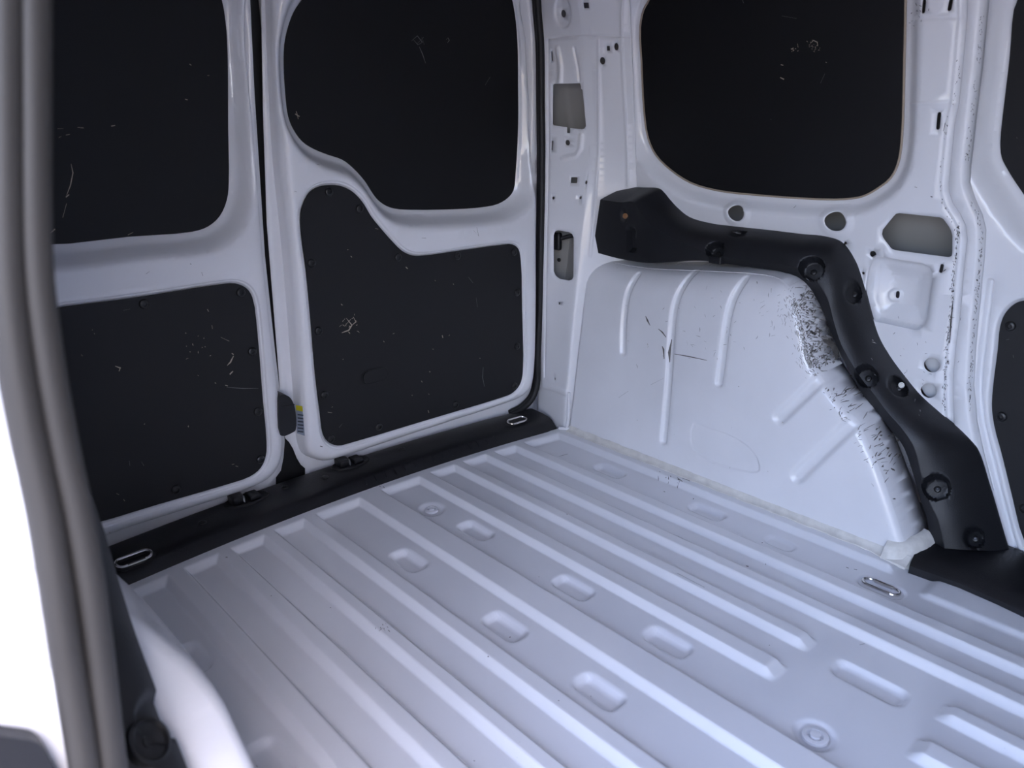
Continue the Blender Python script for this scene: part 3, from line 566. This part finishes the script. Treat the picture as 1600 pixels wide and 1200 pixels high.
# ------------------------------------------------------------------ rear corner pillar
zP = np.array([-0.03, 0.12, 0.288, 0.451, 0.621, 0.754, 0.878, 1.026, 1.108, 1.24])
xP1 = np.array([0.0, 0.004, 0.018, 0.036, 0.054, 0.070, 0.054, 0.030, 0.006, -0.03])
xP0 = np.interp(zP, [0, 0.122, 0.409, 0.752, 1.117, 1.24], [0.016, 0.016, 0.013, 0.017, -0.007, -0.02])
def S_pil(u, v, d):
    u = u+0*v; v = v+0*u; x0 = np.interp(v, zP, xP0); x1 = np.interp(v, zP, xP1); x2 = wallx(v)
    y0, y1, y2 = 0.125, 0.02, ysm
    w1, w2 = 0.11, 0.13
    def lin(t):
        a = np.clip(t/w1, -0.3, 1)[:, None]; b = np.clip((t-w1)/w2, 0, 1.0)[:, None]
        P0 = np.stack([x0, y0+0*x0], -1); P1 = np.stack([x1, y1+0*x0], -1); P2 = np.stack([x2, y2+0*x0], -1)
        return np.where(b > 0, P1+(P2-P1)*b, P0+(P1-P0)*a)
    p = (lin(u-0.006)+2*lin(u)+lin(u+0.006))/4
    k = sstep(w1-0.01, w1+0.01, u)
    n = np.stack([0.95-0.2*k, 0.31+0.36*k], -1); n /= np.linalg.norm(n, axis=1)[:, None]
    p = p+n*(d+0*u)[:, None]
    return np.stack([p[:, 0], p[:, 1], v], -1)
def pl(pts, d=0.0, g=(0.06, 0.6)): return on(S_pil, pts, d, g)
def ppt(p, g=(0.06, 0.6)): return pl([p], 0, g)[0]
rect = pl([(864, 133), (866, 131), (906, 130), (907.5, 134), (908, 139), (910, 140), (915, 192), (915.5, 197), (913, 201), (909, 202), (891, 200), (891, 208), (886, 208), (886, 199), (866, 196), (863.5, 194)])
cap_ = pl([(864, 368), (866, 362), (871, 360), (888, 363), (893, 366), (895.5, 372), (895, 433), (893, 437), (888, 439), (873, 436), (867, 431), (864, 424)])
ph = [rect, cap_]
for p, rx, ry in (((879, 21), 0.0075, 0.0085), ((887, 223), 0.006, 0.007), ((864.5, 309.5), 0.0035, 0.004), ((907, 309), 0.0035, 0.004), ((874, 474), 0.0028, 0.0036), ((867, 592), 0.0028, 0.0036), ((916, 285), 0.003, 0.005)):
    ph.append(circ(ppt(p), rx, ry, 12))
ph.append(rrect(ppt((897, 281.5)), 0.0085, 0.0075, 0.002, 2))
for p, rx, ry in (((941.5, 95), 0.0072, 0.0085), ((963, 73), 0.006, 0.0085)): ph.append(circ(ppt(p, (0.17, 0.9)), rx, ry, 12))
ph.append(rrect(ppt((950.5, 75.5), (0.17, 0.9)), 0.004, 0.0055, 0.001, 2)); ph.append(rrect(ppt((916, 8.5), (0.13, 1.0)), 0.0062, 0.006, 0.001, 2))
for a, b in (((861.5, 81), (863, 94)), ((863.5, 221), (862.5, 234))):
    q = pl([a, b]); ph.append(slot(q[0], q[1], 0.0020))
outp = np.array([(-0.02, 1.23), (-0.02, 0.10), (-0.03, 0.06), (-0.035, -0.02), (0.12, -0.02), (0.16, 0.15), (0.245, 0.35), (0.245, 1.23)])
pf = [feat(cap_, [(0.0005, 0.004), (0.004, 0.0015), (0.009, 0.0)]), feat(circ(ppt((879, 18)), 0.024, 0.036, 24), ramp(-0.004, 0.005, 0.004, 0.0, 3))]
q = pl([(851, 62), (880, 57), (911, 54), (940, 56), (984, 58)]); pf.append(feat(capsule(q, 0.0012, 3), [(-0.0006, 0.002), (0.0008, 0.0)]))
q = pl([(935, 62), (935, 150), (935, 240), (929, 330), (922, 400)], 0, (0.15, 0.7)); pf.append(feat(capsule(q, 0.003, 3), ramp(-0.002, -0.0022, 0.002, 0.0, 2)))
q = pl([(856, 60), (857, 240), (853, 460), (851, 590)], 0, (0.01, 0.6)); pf.append(feat(capsule(q, 0.0015, 3), ramp(-0.001, 0.0022, 0.001, 0.0, 2)))
q = pl([(871, 75), (876, 105), (875, 128)]); pf.append(feat(capsule(q, 0.006, 4), ramp(-0.005, -0.004, 0.004, 0.0, 3)))
q = pl([(897, 75), (903, 105), (905, 126)]); pf.append(feat(capsule(q, 0.003, 4), ramp(-0.003, 0.003, 0.003, 0.0, 3)))
q = pl([(908, 212), (907, 232), (900, 243), (880, 247)]); pf.append(feat(capsule(q, 0.006, 4), ramp(-0.005, -0.003, 0.004, 0.0, 3)))
q = pl([(849, 603), (866, 607), (884, 614)]); pf.append(feat(capsule(q, 0.009, 4), ramp(-0.006, -0.003, 0.003, 0.0, 3)))
q = pl([(974, -10), (971, 20), (971, 60), (975, 150), (980, 240), (981, 290)], 0, (0.22, 0.9)); pf.append(feat(capsule(q, 0.003, 3), ramp(-0.002, -0.0025, 0.002, 0.0, 2)))
cr = [np.stack([np.full(40, a), np.linspace(-0.015, 1.22, 40)], -1) for a in (0.104, 0.107, 0.110, 0.113, 0.116)]
pillar = sheet('corner_pillar', S_pil, outp, pf, ph, 0.016, WHITE, wall, creases=cr)
slab('cavity_backing', S_pil, np.array([(-0.02, 1.2), (-0.02, 0.02), (0.10, 0.02), (0.2, 0.3), (0.23, 1.2)]), 0.09, 0.002, PRIMER, pillar)
# latch cable plug inside the rounded slot
q = pl([(872, 376), (880, 376)], 0.02)
bb = S_pil(q[:, 0], q[:, 1], 0.02)
mb = MB(); lo, hi = bb[0]+np.array([-0.008, -0.010, -0.026]), bb[0]+np.array([0.008, 0.012, 0.022]); mb.box(lo, hi, 0.005)
mb.tube([bb[0]+np.array([-0.002, 0, 0.004]), bb[0]+np.array([0.02, -0.022, 0.012]), bb[0]+np.array([0.035, -0.05, 0.018])], 0.006, 8)
mb.obj('cable_plug', PLASTIC, pillar)
place('plug', SCREW_ME, S_pil(*(np.array([a]) for a in pl([(873.5, 406)], 0.045)[0]), 0.045)[0], (-0.95, -0.3, 0), pillar, 0, 0.6)

# ------------------------------------------------------------------ far wheel arch
ga = (-0.3, 0.3)
top_px = [(1000, 421), (1100, 426), (1185, 432), (1222, 443), (1243, 468), (1256, 512), (1267, 560), (1279, 586), (1310, 626), (1340, 660), (1363, 703), (1381, 748), (1397, 795), (1412, 840), (1420, 868)]
tp = on(S_arch, top_px, 0.012, ga)
tp = np.concatenate([[(0.10, tp[0][1]+0.001)], [(0.0, tp[0][1])], tp, [(tp[-1][0]-0.003, -0.10), (0.10, -0.10)]])
apoly = smooth(tp[:-2], 3, False); apoly = ccw(np.concatenate([apoly, tp[-2:]]))
def arch_roll(P):
    s = sdf(apoly, P); r = 0.020+0.045*sstep(-0.63, -0.52, P[:, 0])
    t = np.clip((s+r)/r, 0, 1); d = 0.85*r*(1-np.sqrt(np.maximum(1-t*t, 0))) if False else 0.8*r*(1-np.sqrt(1-np.minimum(t, 0.98)**2))
    d = np.where(P[:, 0] > 0.06, 0, d)
    return d+np.where(s > 0, np.minimum(s/0.015, 1)*0.085, 0)
aout = np.concatenate([[(0.012, tp[2][1]+0.014)], offset(apoly, 0.014)[(offset(apoly, 0.014)[:, 0] < -0.005) & (offset(apoly, 0.014)[:, 1] > -0.015)][::1]])
oa = offset(apoly, 0.014); oa = oa[(oa[:, 0] < 0.0) & (oa[:, 1] > -0.012)]; oa = oa[np.argsort(np.arange(len(oa)))]
# order from rear top to front bottom
if oa[0][1] < oa[-1][1]: oa = oa[::-1]
aout = np.concatenate([[(0.004, oa[0][1])], oa, [(oa[-1][0], -0.014), (0.004, -0.014)]])
def groove(pts, r, dep, soft=0.006): return feat(capsule(smooth(on(S_arch, pts, 0.005, ga), 4, False), r, 6), ramp(-soft*0.8, dep, soft*0.6, 0.0, 4))
af = [groove([(975, 550), (976, 510), (980, 470), (991, 432)], 0.0085, 0.0065), groove([(1038, 688), (1046, 600), (1051, 520), (1056, 478), (1074, 428)], 0.0095, 0.0075),
      groove([(1125, 598), (1132, 545), (1138, 500), (1145, 472), (1157, 440)], 0.0095, 0.0075), groove([(1219, 653), (1255, 619), (1284, 590), (1300, 574)], 0.013, 0.008, 0.010), groove([(1247, 744), (1290, 702), (1338, 655), (1352, 640)], 0.014, 0.008, 0.010),
      feat(smooth(on(S_arch, [(1083, 662), (1105, 668), (1150, 685), (1178, 708), (1186, 735), (1170, 738), (1083, 703)], 0, ga), 3), ramp(-0.003, 0.0022, 0.003, 0.0, 3))]
arch = sheet('wheel_arch', S_arch, aout, af, [], 0.014, ARCHW, wall, depth_fn=arch_roll, contours=[(apoly, o) for o in (-0.065, -0.055, -0.045, -0.036, -0.028, -0.021, -0.016, -0.012, -0.009, -0.006, -0.003, -0.001, 0.0, 0.005)], smoothang=55)
# seam sealer where arch meets floor and pillar
yy = np.linspace(0.004, -0.935, 90); v = []; rn = [R.uniform(-1, 1) for _ in yy]
for k, y in enumerate(yy):
    j = 0.0012*rn[k]+0.0012*math.sin(k*0.9); e = 0.012*sstep(-0.86, -0.90, np.array(y))
    for (x, z) in ((-0.014-e, -0.002), (-0.012-e, 0.0014), (-0.006-e, 0.0028), (-0.001-e*0.4, 0.006), (0.0012, 0.012), (0.004, 0.014)): v.append((x+j, y, z+j*0.4))
f = [(i*6+k, (i+1)*6+k, (i+1)*6+k+1, i*6+k+1) for i in range(len(yy)-1) for k in range(5)]
obj('seam_sealer', v, [q[::-1] for q in f], CREAM, arch)
# blob of sealer at the front foot of the arch
blob = []; nb = 26
for k in range(nb):
    t = k/(nb-1); y = -0.885-0.055*math.sin(t*math.pi/2); x = -0.004+0.085*(1-math.cos(t*math.pi/2))
    for (o_, z) in ((0.022, -0.013), (0.019, 0.001), (0.012, 0.009+0.002*R.uniform(-1, 1)), (0.005, 0.022+0.002*R.uniform(-1, 1)), (-0.004, 0.030), (-0.016, 0.032)):
        c_, s_ = math.cos(t*math.pi/2), math.sin(t*math.pi/2); blob.append((x-o_*c_, y-o_*s_, z+0.012*t*(z > 0.005)))
obj('sealer_blob', blob, [(i*6+k, i*6+k+1, (i+1)*6+k+1, (i+1)*6+k) for i in range(nb-1) for k in range(5)], CREAM, arch)
mb = MB(); mb.tube([(-0.002, 0.012, -0.004), (0.001, 0.008, 0.03), (0.006, 0.012, 0.07), (0.008, 0.015, 0.11)], 0.0045, 8); mb.tube([(-0.012, 0.03, 0.002), (-0.004, 0.014, 0.004), (0.004, 0.0, 0.004)], 0.005, 8); mb.obj('sealer_corner', WHITE, arch)
def S_roll(u, v, d): 
    P = np.stack([u+0*v, v+0*u], -1); return S_arch(u, v, arch_roll(P)+depth_of(af, P)-0.0005)
edge = [(1240, 462), (1250, 500), (1258, 530), (1266, 560), (1272, 575)]
edge2s = [(1290, 600), (1318, 640), (1328, 650)]; edge3s = [(1345, 668), (1362, 700), (1372, 725)]
decal('edge_scuffs', S_arch, along(edge, 330, (4, 4), l=(1.5, 6), wd=(0.4, 1.1), ang=1.2)+along(edge2s, 40, (5, 5), l=(2, 6), wd=(0.6, 1.6))+along(edge3s, 50, (6, 5), l=(2, 6), wd=(0.5, 1.5))+along([(1390, 700), (1405, 760)], 60, (8, 14), l=(2, 7), wd=(0.4, 1.1), ang=1.2)
      +[([(1262, 520), (1268, 540), (1274, 552), (1280, 572)], 3), ([(1256, 520), (1260, 540), (1264, 556)], 5), ([(1041, 560), (1040, 545), (1038, 540)], 2.5), ([(1047, 566), (1047, 550), (1050, 530)], 2.5), ([(1057, 552), (1080, 556), (1108, 562)], 1.8), ([(1012, 493), (1015, 500), (1019, 508)], 2.2), ([(1032, 513), (1038, 518), (1044, 526)], 2.4), ([(1157, 603), (1158, 602)], 3), ([(1178, 441), (1180, 444)], 3)], mat('brown_scuff', (0.13, 0.12, 0.11), 0.6, var=0.4, vscale=80), arch, d=0.008, guess=(-0.5, 0.35), T=S_roll)
decal('grey_scuffs', S_arch, along(edge, 260, (9, 8), l=(2, 8), wd=(0.4, 1.3), ang=1.2)+flecks((1100, 500), 40, (60, 45), (2, 8), (0.4, 1.0))+flecks((1230, 480), 50, (22, 25), (2, 9), (0.4, 1.0))+flecks((1330, 600), 50, (18, 28), (2, 9), (0.4, 1.0), 1.0)+flecks((1385, 700), 50, (16, 28), (2, 9), (0.4, 1.0), 1.0)+[([(1257, 545), (1262, 560), (1268, 575)], 6), ([(1020, 600), (1040, 590)], 0.8), ([(970, 620), (985, 610)], 1.0)], GREYSC, arch, d=0.008, guess=(-0.5, 0.35), T=S_roll)

# ------------------------------------------------------------------ trim over the far arch
ST = [((926, 393), (938, 312), (978, 292)), ((967, 404), (970, 316), (1005, 293)), ((1002, 410), (990, 316), (1030, 295)), ((1017, 411), (1000, 331), (1037, 301)), ((1035, 410), (1014, 349), (1046, 312)),
      ((1050, 409), (1035, 362), (1058, 325)), ((1075, 407), (1065, 378), (1076, 339)), ((1104, 408), (1100, 393), (1110, 349)), ((1127, 411), (1127, 400), (1140, 353)), ((1192, 420), (1196, 410), (1205, 360)),
      ((1222, 425), (1228, 414), (1255, 366)), ((1241, 433), (1250, 421), (1286, 369)), ((1260, 446), (1272, 436), (1314, 378)), ((1278, 470), (1293, 468), (1335, 406)), ((1290, 497), (1303, 503), (1349, 445)),
      ((1302, 528), (1314, 537), (1361, 490)), ((1313, 553), (1328, 563), (1373, 527)), ((1330, 585), (1345, 590), (1390, 557)), ((1347, 615), (1362, 611), (1412, 587)), ((1370, 643), (1389, 647), (1437, 617)),
      ((1392, 672), (1411, 672), (1470, 647)), ((1411, 697), (1427, 697), (1503, 675)), ((1425, 735), (1440, 745), (1526, 702)), ((1439, 783), (1452, 785), (1545, 757)), ((1449, 814), (1465, 812), (1562, 815)), ((1455, 857), (1476, 857), (1576, 862))]
n0 = len(ST)
xi = np.interp(np.arange(n0), [0, 6, 12, 18, 25], [0.078, 0.082, 0.085, 0.083, 0.080]); xk = np.interp(np.arange(n0), [0, 3, 7, 9, 14, 25], [0.058, 0.060, 0.070, 0.074, 0.074, 0.070])
I3 = np.array([at_plane(s[0], 0, x) for s, x in zip(ST, xi)]); K3 = np.array([at_plane(s[1], 0, x) for s, x in zip(ST, xk)])
ou = on(S_wall, [s[2] for s in ST], -0.003, gw); O3 = S_wall(ou[:, 0], ou[:, 1], -0.003)
I3, K3, O3 = (smooth(q, 12, False) for q in (I3, K3, O3))
pock = [((1117, 391), 0.024, 0.026), ((1152, 364), 0.016, 0.010), ((1267, 419), 0.028, 0.026), ((1332, 456), 0.026, 0.018), ((1354, 587), 0.026, 0.024), ((1402, 602), 0.026, 0.018), ((1463, 762), 0.028, 0.026), ((1523, 841), 0.022, 0.022), ((975, 335), 0.014, 0.010)]
rows = []; m1, m2 = 14, 40
back_i = I3+np.array([0.03, 0, -0.004]); 
for k in range(len(I3)):
    bul = 0.15+0.85*float(sstep(3.0, 7.0, np.array(k/12.0)))
    r = [I3[k]+np.array([0.02, 0, -0.003])]
    for a in range(m1): r.append(I3[k]+(K3[k]-I3[k])*a/m1)
    for a in range(m2+1):
        t = a/m2; p = K3[k]+(O3[k]-K3[k])*t; p = p+np.array([-0.016, 0, 0.006])*math.sin(math.pi*t)*(1-0.2*t)*bul; r.append(p)
    r.append(O3[k]+np.array([0.006, 0, 0]))
    rows.append(r)
rows = np.array(rows); nr, nc = rows.shape[:2]; T = rows.reshape(-1, 3)
tpx = proj(T); pk3 = []
inw = np.array([0.86, 0.12, -0.50]); inw /= np.linalg.norm(inw)
for (p, rad, dep) in pock:
    c = T[np.argmin(((tpx-np.array(p))**2).sum(1))].copy(); pk3.append((c, rad, dep))
T2 = T.copy()
for (c, rad, dep) in pk3:
    q = T-c; l = np.sqrt((q**2).sum(1)); T2 += inw[None]*(dep*(1-sstep(rad*0.72, rad, l)))[:, None]
# arched recess in the block's front face
bc0 = T[np.argmin(((tpx-np.array((987, 375)))**2).sum(1))]; q = T-bc0
inb = (np.abs(q[:, 1]) < 0.014) & (q[:, 2] < 0.035+0*q[:, 2]) & (q[:, 2] > -0.03) & (T[:, 0] < 0.09)
T2 = T2+np.where(inb, 1, 0)[:, None]*np.array([0.02, 0, 0])*(sstep(0.014, 0.010, np.abs(q[:, 1]))*sstep(0.035, 0.022, q[:, 2]))[:, None]
F = [(i*nc+k, (i+1)*nc+k, (i+1)*nc+k+1, i*nc+k+1) for i in range(nr-1) for k in range(nc-1)]
F.append(tuple(range(nc))); F.append(tuple(range((nr-1)*nc, nr*nc))[::-1])
a, b, c_ = T2[[x[0] for x in F[:-2]]], T2[[x[1] for x in F[:-2]]], T2[[x[2] for x in F[:-2]]]
if np.cross(b-a, c_-a)[:, 0].sum() > 0: F = [tuple(x)[::-1] for x in F]
trim = setp(obj('wheel_arch_trim', T2, F, PLASTIC, smooth=50), 'black plastic trim following the top and front of the scuffed far wheel arch', 'trim')
for i, (c, rad, dep) in enumerate(pk3):
    if i == 1: continue
    m_ = SCREW_ME; o = place('screw', m_, c+inw*(dep-0.001), -inw+np.array([-0.2, -0.1, 0.1]), trim, 0, 0.7)
p = pk3[5][0]+inw*0.010+np.array([0, -0.006, 0.006]); mb = MB(); mb.lathe([(0.0058, 0), (0.0058, 0.005), (0.0032, 0.006), (0.003, 0.001)], 14); me = mesh_of('clip', mb.v, mb.f, CLEAR); place('white_clip', me, p, -inw, trim)
mb = MB(); mb.lathe([(0.007, 0), (0.007, 0.003), (0.004, 0.004)], 14); me = mesh_of('clip_orange', mb.v, mb.f, ORANGE); place('orange_clip', me, pk3[8][0]+inw*0.007, (-1, -0.3, 0.1), trim)
p = at_plane((1117, 408), 0, 0.075); mb = MB(); mb.box(p+np.array([-0.004, -0.018, -0.006]), p+np.array([0.02, 0.016, 0.012]), 0.003); mb.obj('retaining_tab', PLASTIC, trim)

# ================================================================== FAR SLIDING DOOR
gs = (-1.0, 0.6)
SWIN = [(1598, -40), (1592, 0), (1586, 17), (1580, 87), (1571, 162), (1565, 222), (1567, 245), (1575, 262), (1598, 298), (1640, 352), (1700, 372), (1900, 380), (2050, 370), (2100, 300), (2120, 100), (2100, -60), (1700, -75), (1620, -70)]
SPAN = [(1600, 469), (1585, 474), (1570, 489), (1562, 509), (1558, 547), (1552, 593), (1549, 632), (1552, 662), (1566, 716), (1581, 777), (1600, 846), (1640, 905), (1800, 960), (2150, 1040), (2250, 980), (2200, 600), (2100, 490), (1900, 470), (1700, 465)]
swin = smooth(on(S_slide, SWIN, 0.05, gs), 3); span = smooth(on(S_slide, SPAN, 0.004, gs), 3)
ed = on(S_slide, [(1530, -60), (1528, 0), (1515, 150), (1502, 260), (1500, 300), (1520, 345), (1525, 380), (1518, 450), (1508, 560), (1508, 620), (1515, 680), (1530, 745), (1550, 810), (1572, 870), (1580, 900)], 0.02, gs)
outs = np.concatenate([[(ed[0][0], 1.24)], ed, [(ed[-1][0]-0.03, 0.0), (-1.98, 0.0), (-1.98, 1.24)]])
rdg = smooth(on(S_slide, [(1548, 440), (1536, 540), (1530, 610), (1535, 660), (1553, 735), (1572, 810), (1592, 880)], 0.0, gs), 3, False)
sf = [feat(swin, [(-0.002, 0.052), (0.003, 0.050)]+ramp(0.005, 0.048, 0.055, 0.0, 6)), feat(span, ramp(-0.001, 0.010, 0.006, 0.0, 3)), feat(capsule(rdg, 0.004, 4), ramp(-0.003, 0.010, 0.004, 0.0, 3)),
      feat(ccw(outs), [(-0.02, 0), (-0.012, 0.003), (-0.005, 0.01), (0, 0.024)])]
door_3 = setp(sheet('door_3', S_slide, outs, sf, [], 0.025, WHITE), 'white closed far sliding door with black lower panel and blacked out window', 'door', 'structure')
slab('window_panel', S_slide, offset(swin, 0.001), 0.046, 0.003, WINBLK, door_3)
lp3 = slab('lining_panel', S_slide, offset(span, -0.001), 0.004, 0.004, PANEL, door_3)
screws(S_slide, [(1578.5, 509.5), (1565, 651), (1600, 795)], 0.0035, lp3, gs)
decal('pale_scratches', S_slide, [([(1572, 531), (1577, 530)], 1.6), ([(1590, 216), (1588, 215)], 1.4), ([(1583, 555), (1584, 559)], 1.5)], SCRATCH, door_3, d=0.003, guess=gs)
# step cover at the far sliding door
P2 = [at_plane(p, 2, 0.004) for p in ((1421, 884), (1500, 912), (1560, 938), (1600, 957))]
ends = np.array(P2); x0 = ends[:, 0]
prof_y = np.concatenate([ends[:, 1], [-1.35, -1.7, -1.98]]); prof_x = np.concatenate([x0, [x0[-1]+0.0, x0[-1], x0[-1]]])
v = []
for y, x in zip(prof_y, prof_x):
    e = 0.0 if y < -0.96 else 0.0
    for (a, z) in ((0.0, -0.014), (0.0, 0.004), (0.006, 0.010), (0.05, 0.019), (0.10, 0.024), (0.16, 0.024), (0.19-(x if x > 0 else 0), 0.022), (0.19, -0.012)): v.append((x+a, y, z))
M = 8; n = len(prof_y); f = [(i*M+k, i*M+k+1, (i+1)*M+k+1, (i+1)*M+k) for i in range(n-1) for k in range(M-1)]+[tuple(range(M)), tuple(range((n-1)*M, n*M))[::-1]]
v = np.array(v)
# the cover's rear edge runs obliquely up to the arch trim
bk = v[:M, 0]; v[:M, 1] += np.interp(bk, [bk.min(), bk.min()+0.08, 0.25], [0.0, 0.012, -0.06])
step = setp(obj('step_cover', v, f, SILLBLK, smooth=35), 'black plastic step cover at the foot of the far sliding door', 'step cover')

# ================================================================== NEAR SIDE (mirror pressings) AND DOORWAY
wall_l = setp(mirrored(wall, 'wall_left'), 'white inner side wall behind the open near doorway', 'wall', 'structure')
co = np.array([v_.co for v_ in wall_l.data.vertices]); oy = WORG[wall_l][1]
co[:, 1] = np.maximum(co[:, 1]+oy, -0.866)-oy; wall_l.data.vertices.foreach_set('co', co.ravel()); wall_l.data.update()
def S_near(u, v, d): p = S_arch(u, v, d); p[:, 0] = -1.27-p[:, 0]-0.085*sstep(0.275, 0.445, p[:, 2]); return p
sheet('wheel_arch', S_near, aout, af[:3], [], 0.014, ARCHW, wall_l, depth_fn=arch_roll, contours=[(apoly, o) for o in (-0.065, -0.055, -0.045, -0.036, -0.028, -0.021, -0.016, -0.012, -0.009, -0.006, -0.003, -0.001, 0.0, 0.005)], smoothang=55)
mirrored(pillar, 'corner_pillar', wall_l)
T3 = T+0.25*(T2-T); T3[:, 0] = -1.27-T3[:, 0]
tl = setp(obj('wheel_arch_trim', T3, [tuple(x)[::-1] for x in F], PLASTIC, smooth=50), 'black plastic trim on the near wheel arch beside the door seal', 'trim')
c = T3[np.argmin(((proj(T3)-np.array((232, 1160)))**2).sum(1))]; nn = np.array([0.55, -0.55, 0.62])
mb = MB(); mb.lathe([(0.021, -0.006), (0.021, 0.003), (0.018, 0.004), (0.0165, 0.0), (0.010, -0.003), (0.006, -0.003), (0.005, 0.0005), (0.002, 0.0)], 24); place('screw_cup', mesh_of('screw_cup', mb.v, mb.f, SCREW), c, nn, tl)
def at_y(p, y): return at_plane(p, 1, y)
YS = -0.885
cr_ = [(48, -120), (48, 0), (49, 200), (50, 330), (54, 420), (64, 510), (78, 600), (97, 700), (119, 800), (137, 900), (151, 1000), (163, 1100), (175, 1200), (190, 1330)]
cl_ = [(4, -120), (4, 0), (5, 200), (6, 330), (9, 420), (17, 510), (30, 600), (49, 700), (70, 800), (86, 900), (101, 1000), (117, 1100), (133, 1200), (150, 1330)]
pr = smooth(np.array([at_y(p, YS) for p in cr_]), 5, False); plf = smooth(np.array([at_y(p, YS-0.002) for p in cl_]), 5, False)
seal = setp(empty('door_seal', (pr[-1][0], YS, pr[-1][2])), 'grey-brown double lobed rubber seal around the near door opening', 'seal')
mb = MB(); mb.tube(pr, 0.0098, 16); mb.obj('inner_lobe', RUBBER, seal)
mb = MB(); mb.tube(plf, 0.0100, 16); mb.obj('outer_lobe', RUBBER, seal)
mb = MB(); mb.tube((pr+plf)/2+np.array([0, 0.006, 0]), 0.0075, 8); mb.obj('clamp_web', RUBBERD, seal)
# jamb panel facing the front, lit by the sun
def S_jamb(u, v, d): return np.stack([u+0*v, -0.872+d+0*u+0*v, v+0*u], -1)
gj = (-1.45, 0.6)
inner = on(S_jamb, cl_, 0.0, gj)
outj = np.concatenate([inner+np.array([0.012, 0]), [(inner[-1][0]+0.01, -0.05), (-1.62, -0.05), (-1.62, 1.12), (-1.56, 1.2)]])
ringc = on(S_jamb, [(62, 985)], 0, gj)[0]
jf = [feat(circ(ringc, 0.026, 0.036, 24), ramp(-0.010, 0.0, 0.0, 0.006, 3)+ramp(0.002, 0.006, 0.012, 0.0, 3)),
      feat(ccw(on(S_jamb, [(-80, 712), (34, 712), (37, 735), (36, 745), (-80, 745)], 0, gj)), ramp(-0.004, 0.010, 0.003, 0.0, 3)),
      feat(ccw(on(S_jamb, [(-80, 764), (38, 760), (40, 768), (-80, 774)], 0, gj)), ramp(-0.002, 0.008, 0.002, 0.0, 3))]
jamb = sheet('door_jamb', S_jamb, outj, jf, [], 0.02, WHITE, wall_l)
jb = on(S_jamb, [(-90, 1152), (40, 1153), (58, 1158), (70, 1170), (85, 1200), (120, 1290), (-90, 1290)], -0.012, gj)
setp(slab('jamb_cover', S_jamb, smooth(jb, 2), -0.014, 0.0135, PLASTIC, None), 'dark grey plastic cover low on the sunlit door jamb', 'cover')
# body of the van around the opening
mb = MB(); mb.box((-1.64, -0.872, -0.05), (-1.60, 0.25, 1.2)); mb.obj('outer_panel', WHITE, wall_l)
mb = MB(); mb.box((-1.62, -2.05, -0.05), (-1.40, -1.95, 1.25), 0.02); mb.obj('front_post', WHITE, wall_l)
mb = MB(); mb.box((-1.60, -1.98, 1.18), (-1.28, -0.86, 1.26), 0.02); mb.obj('door_header', WHITE, wall_l)
mb = MB(); mb.box((-1.55, -1.80, -0.06), (-1.30, -0.90, -0.014), 0.01); mb.obj('step', SILLBLK, wall_l)
mb = MB(); mb.box((-1.62, -2.05, -0.30), (-1.60, 0.2, -0.05)); mb.box((0.36, -2.05, -0.30), (0.38, 0.2, 1.2)); 
setp(mb.obj('wall_outer', WHITE), 'white outer body skin of the van', 'body panel', 'structure')
ceil = MB()
nxr = 24; v = []; f = []
for i in range(nxr+1):
    t = i/nxr; x = -1.63+2.01*t; z = 1.20+0.055*math.sin(math.pi*t)
    v += [(x, -2.05, z), (x, 0.28, z)]
f = [(2*i, 2*i+1, 2*i+3, 2*i+2) for i in range(nxr)]
ceiling = setp(obj('ceiling', v, f, WHITE, solid=0.003), 'white sheet metal roof panel', 'ceiling', 'structure')
for y in (-1.55, -1.0, -0.45):
    mb = MB(); mb.tube([(x_, y, 1.19+0.055*math.sin(math.pi*(x_+1.63)/2.01)) for x_ in np.linspace(-1.38, 0.11, 20)], 0.03, 8, flat=0.5); mb.obj('roof_bow', WHITE, ceiling)
mb = MB(); mb.box((-1.60, -2.05, -0.02), (0.36, -2.0, 1.25)); setp(mb.obj('wall_front', PRIMER), 'grey bulkhead behind the cab', 'bulkhead', 'structure')
mb = MB(); mb.box((-1.60, 0.245, -0.3), (0.36, 0.26, 1.25)); setp(mb.obj('wall_back', WHITE), 'outer skin of the rear doors', 'body panel', 'structure')
mb = MB(); mb.box((-1.62, -2.05, -0.06), (0.38, 0.26, -0.035)); setp(mb.obj('floor_pan', PRIMER), 'grey underside pan below the load floor', 'floor', 'structure')
gv = [(-20, -20, -0.62), (20, -20, -0.62), (20, 20, -0.62), (-20, 20, -0.62)]
setp(obj('ground', gv, [(0, 1, 2, 3)], GROUND, smooth=0), 'sunlit pale paving outside the van', 'ground', 'structure')
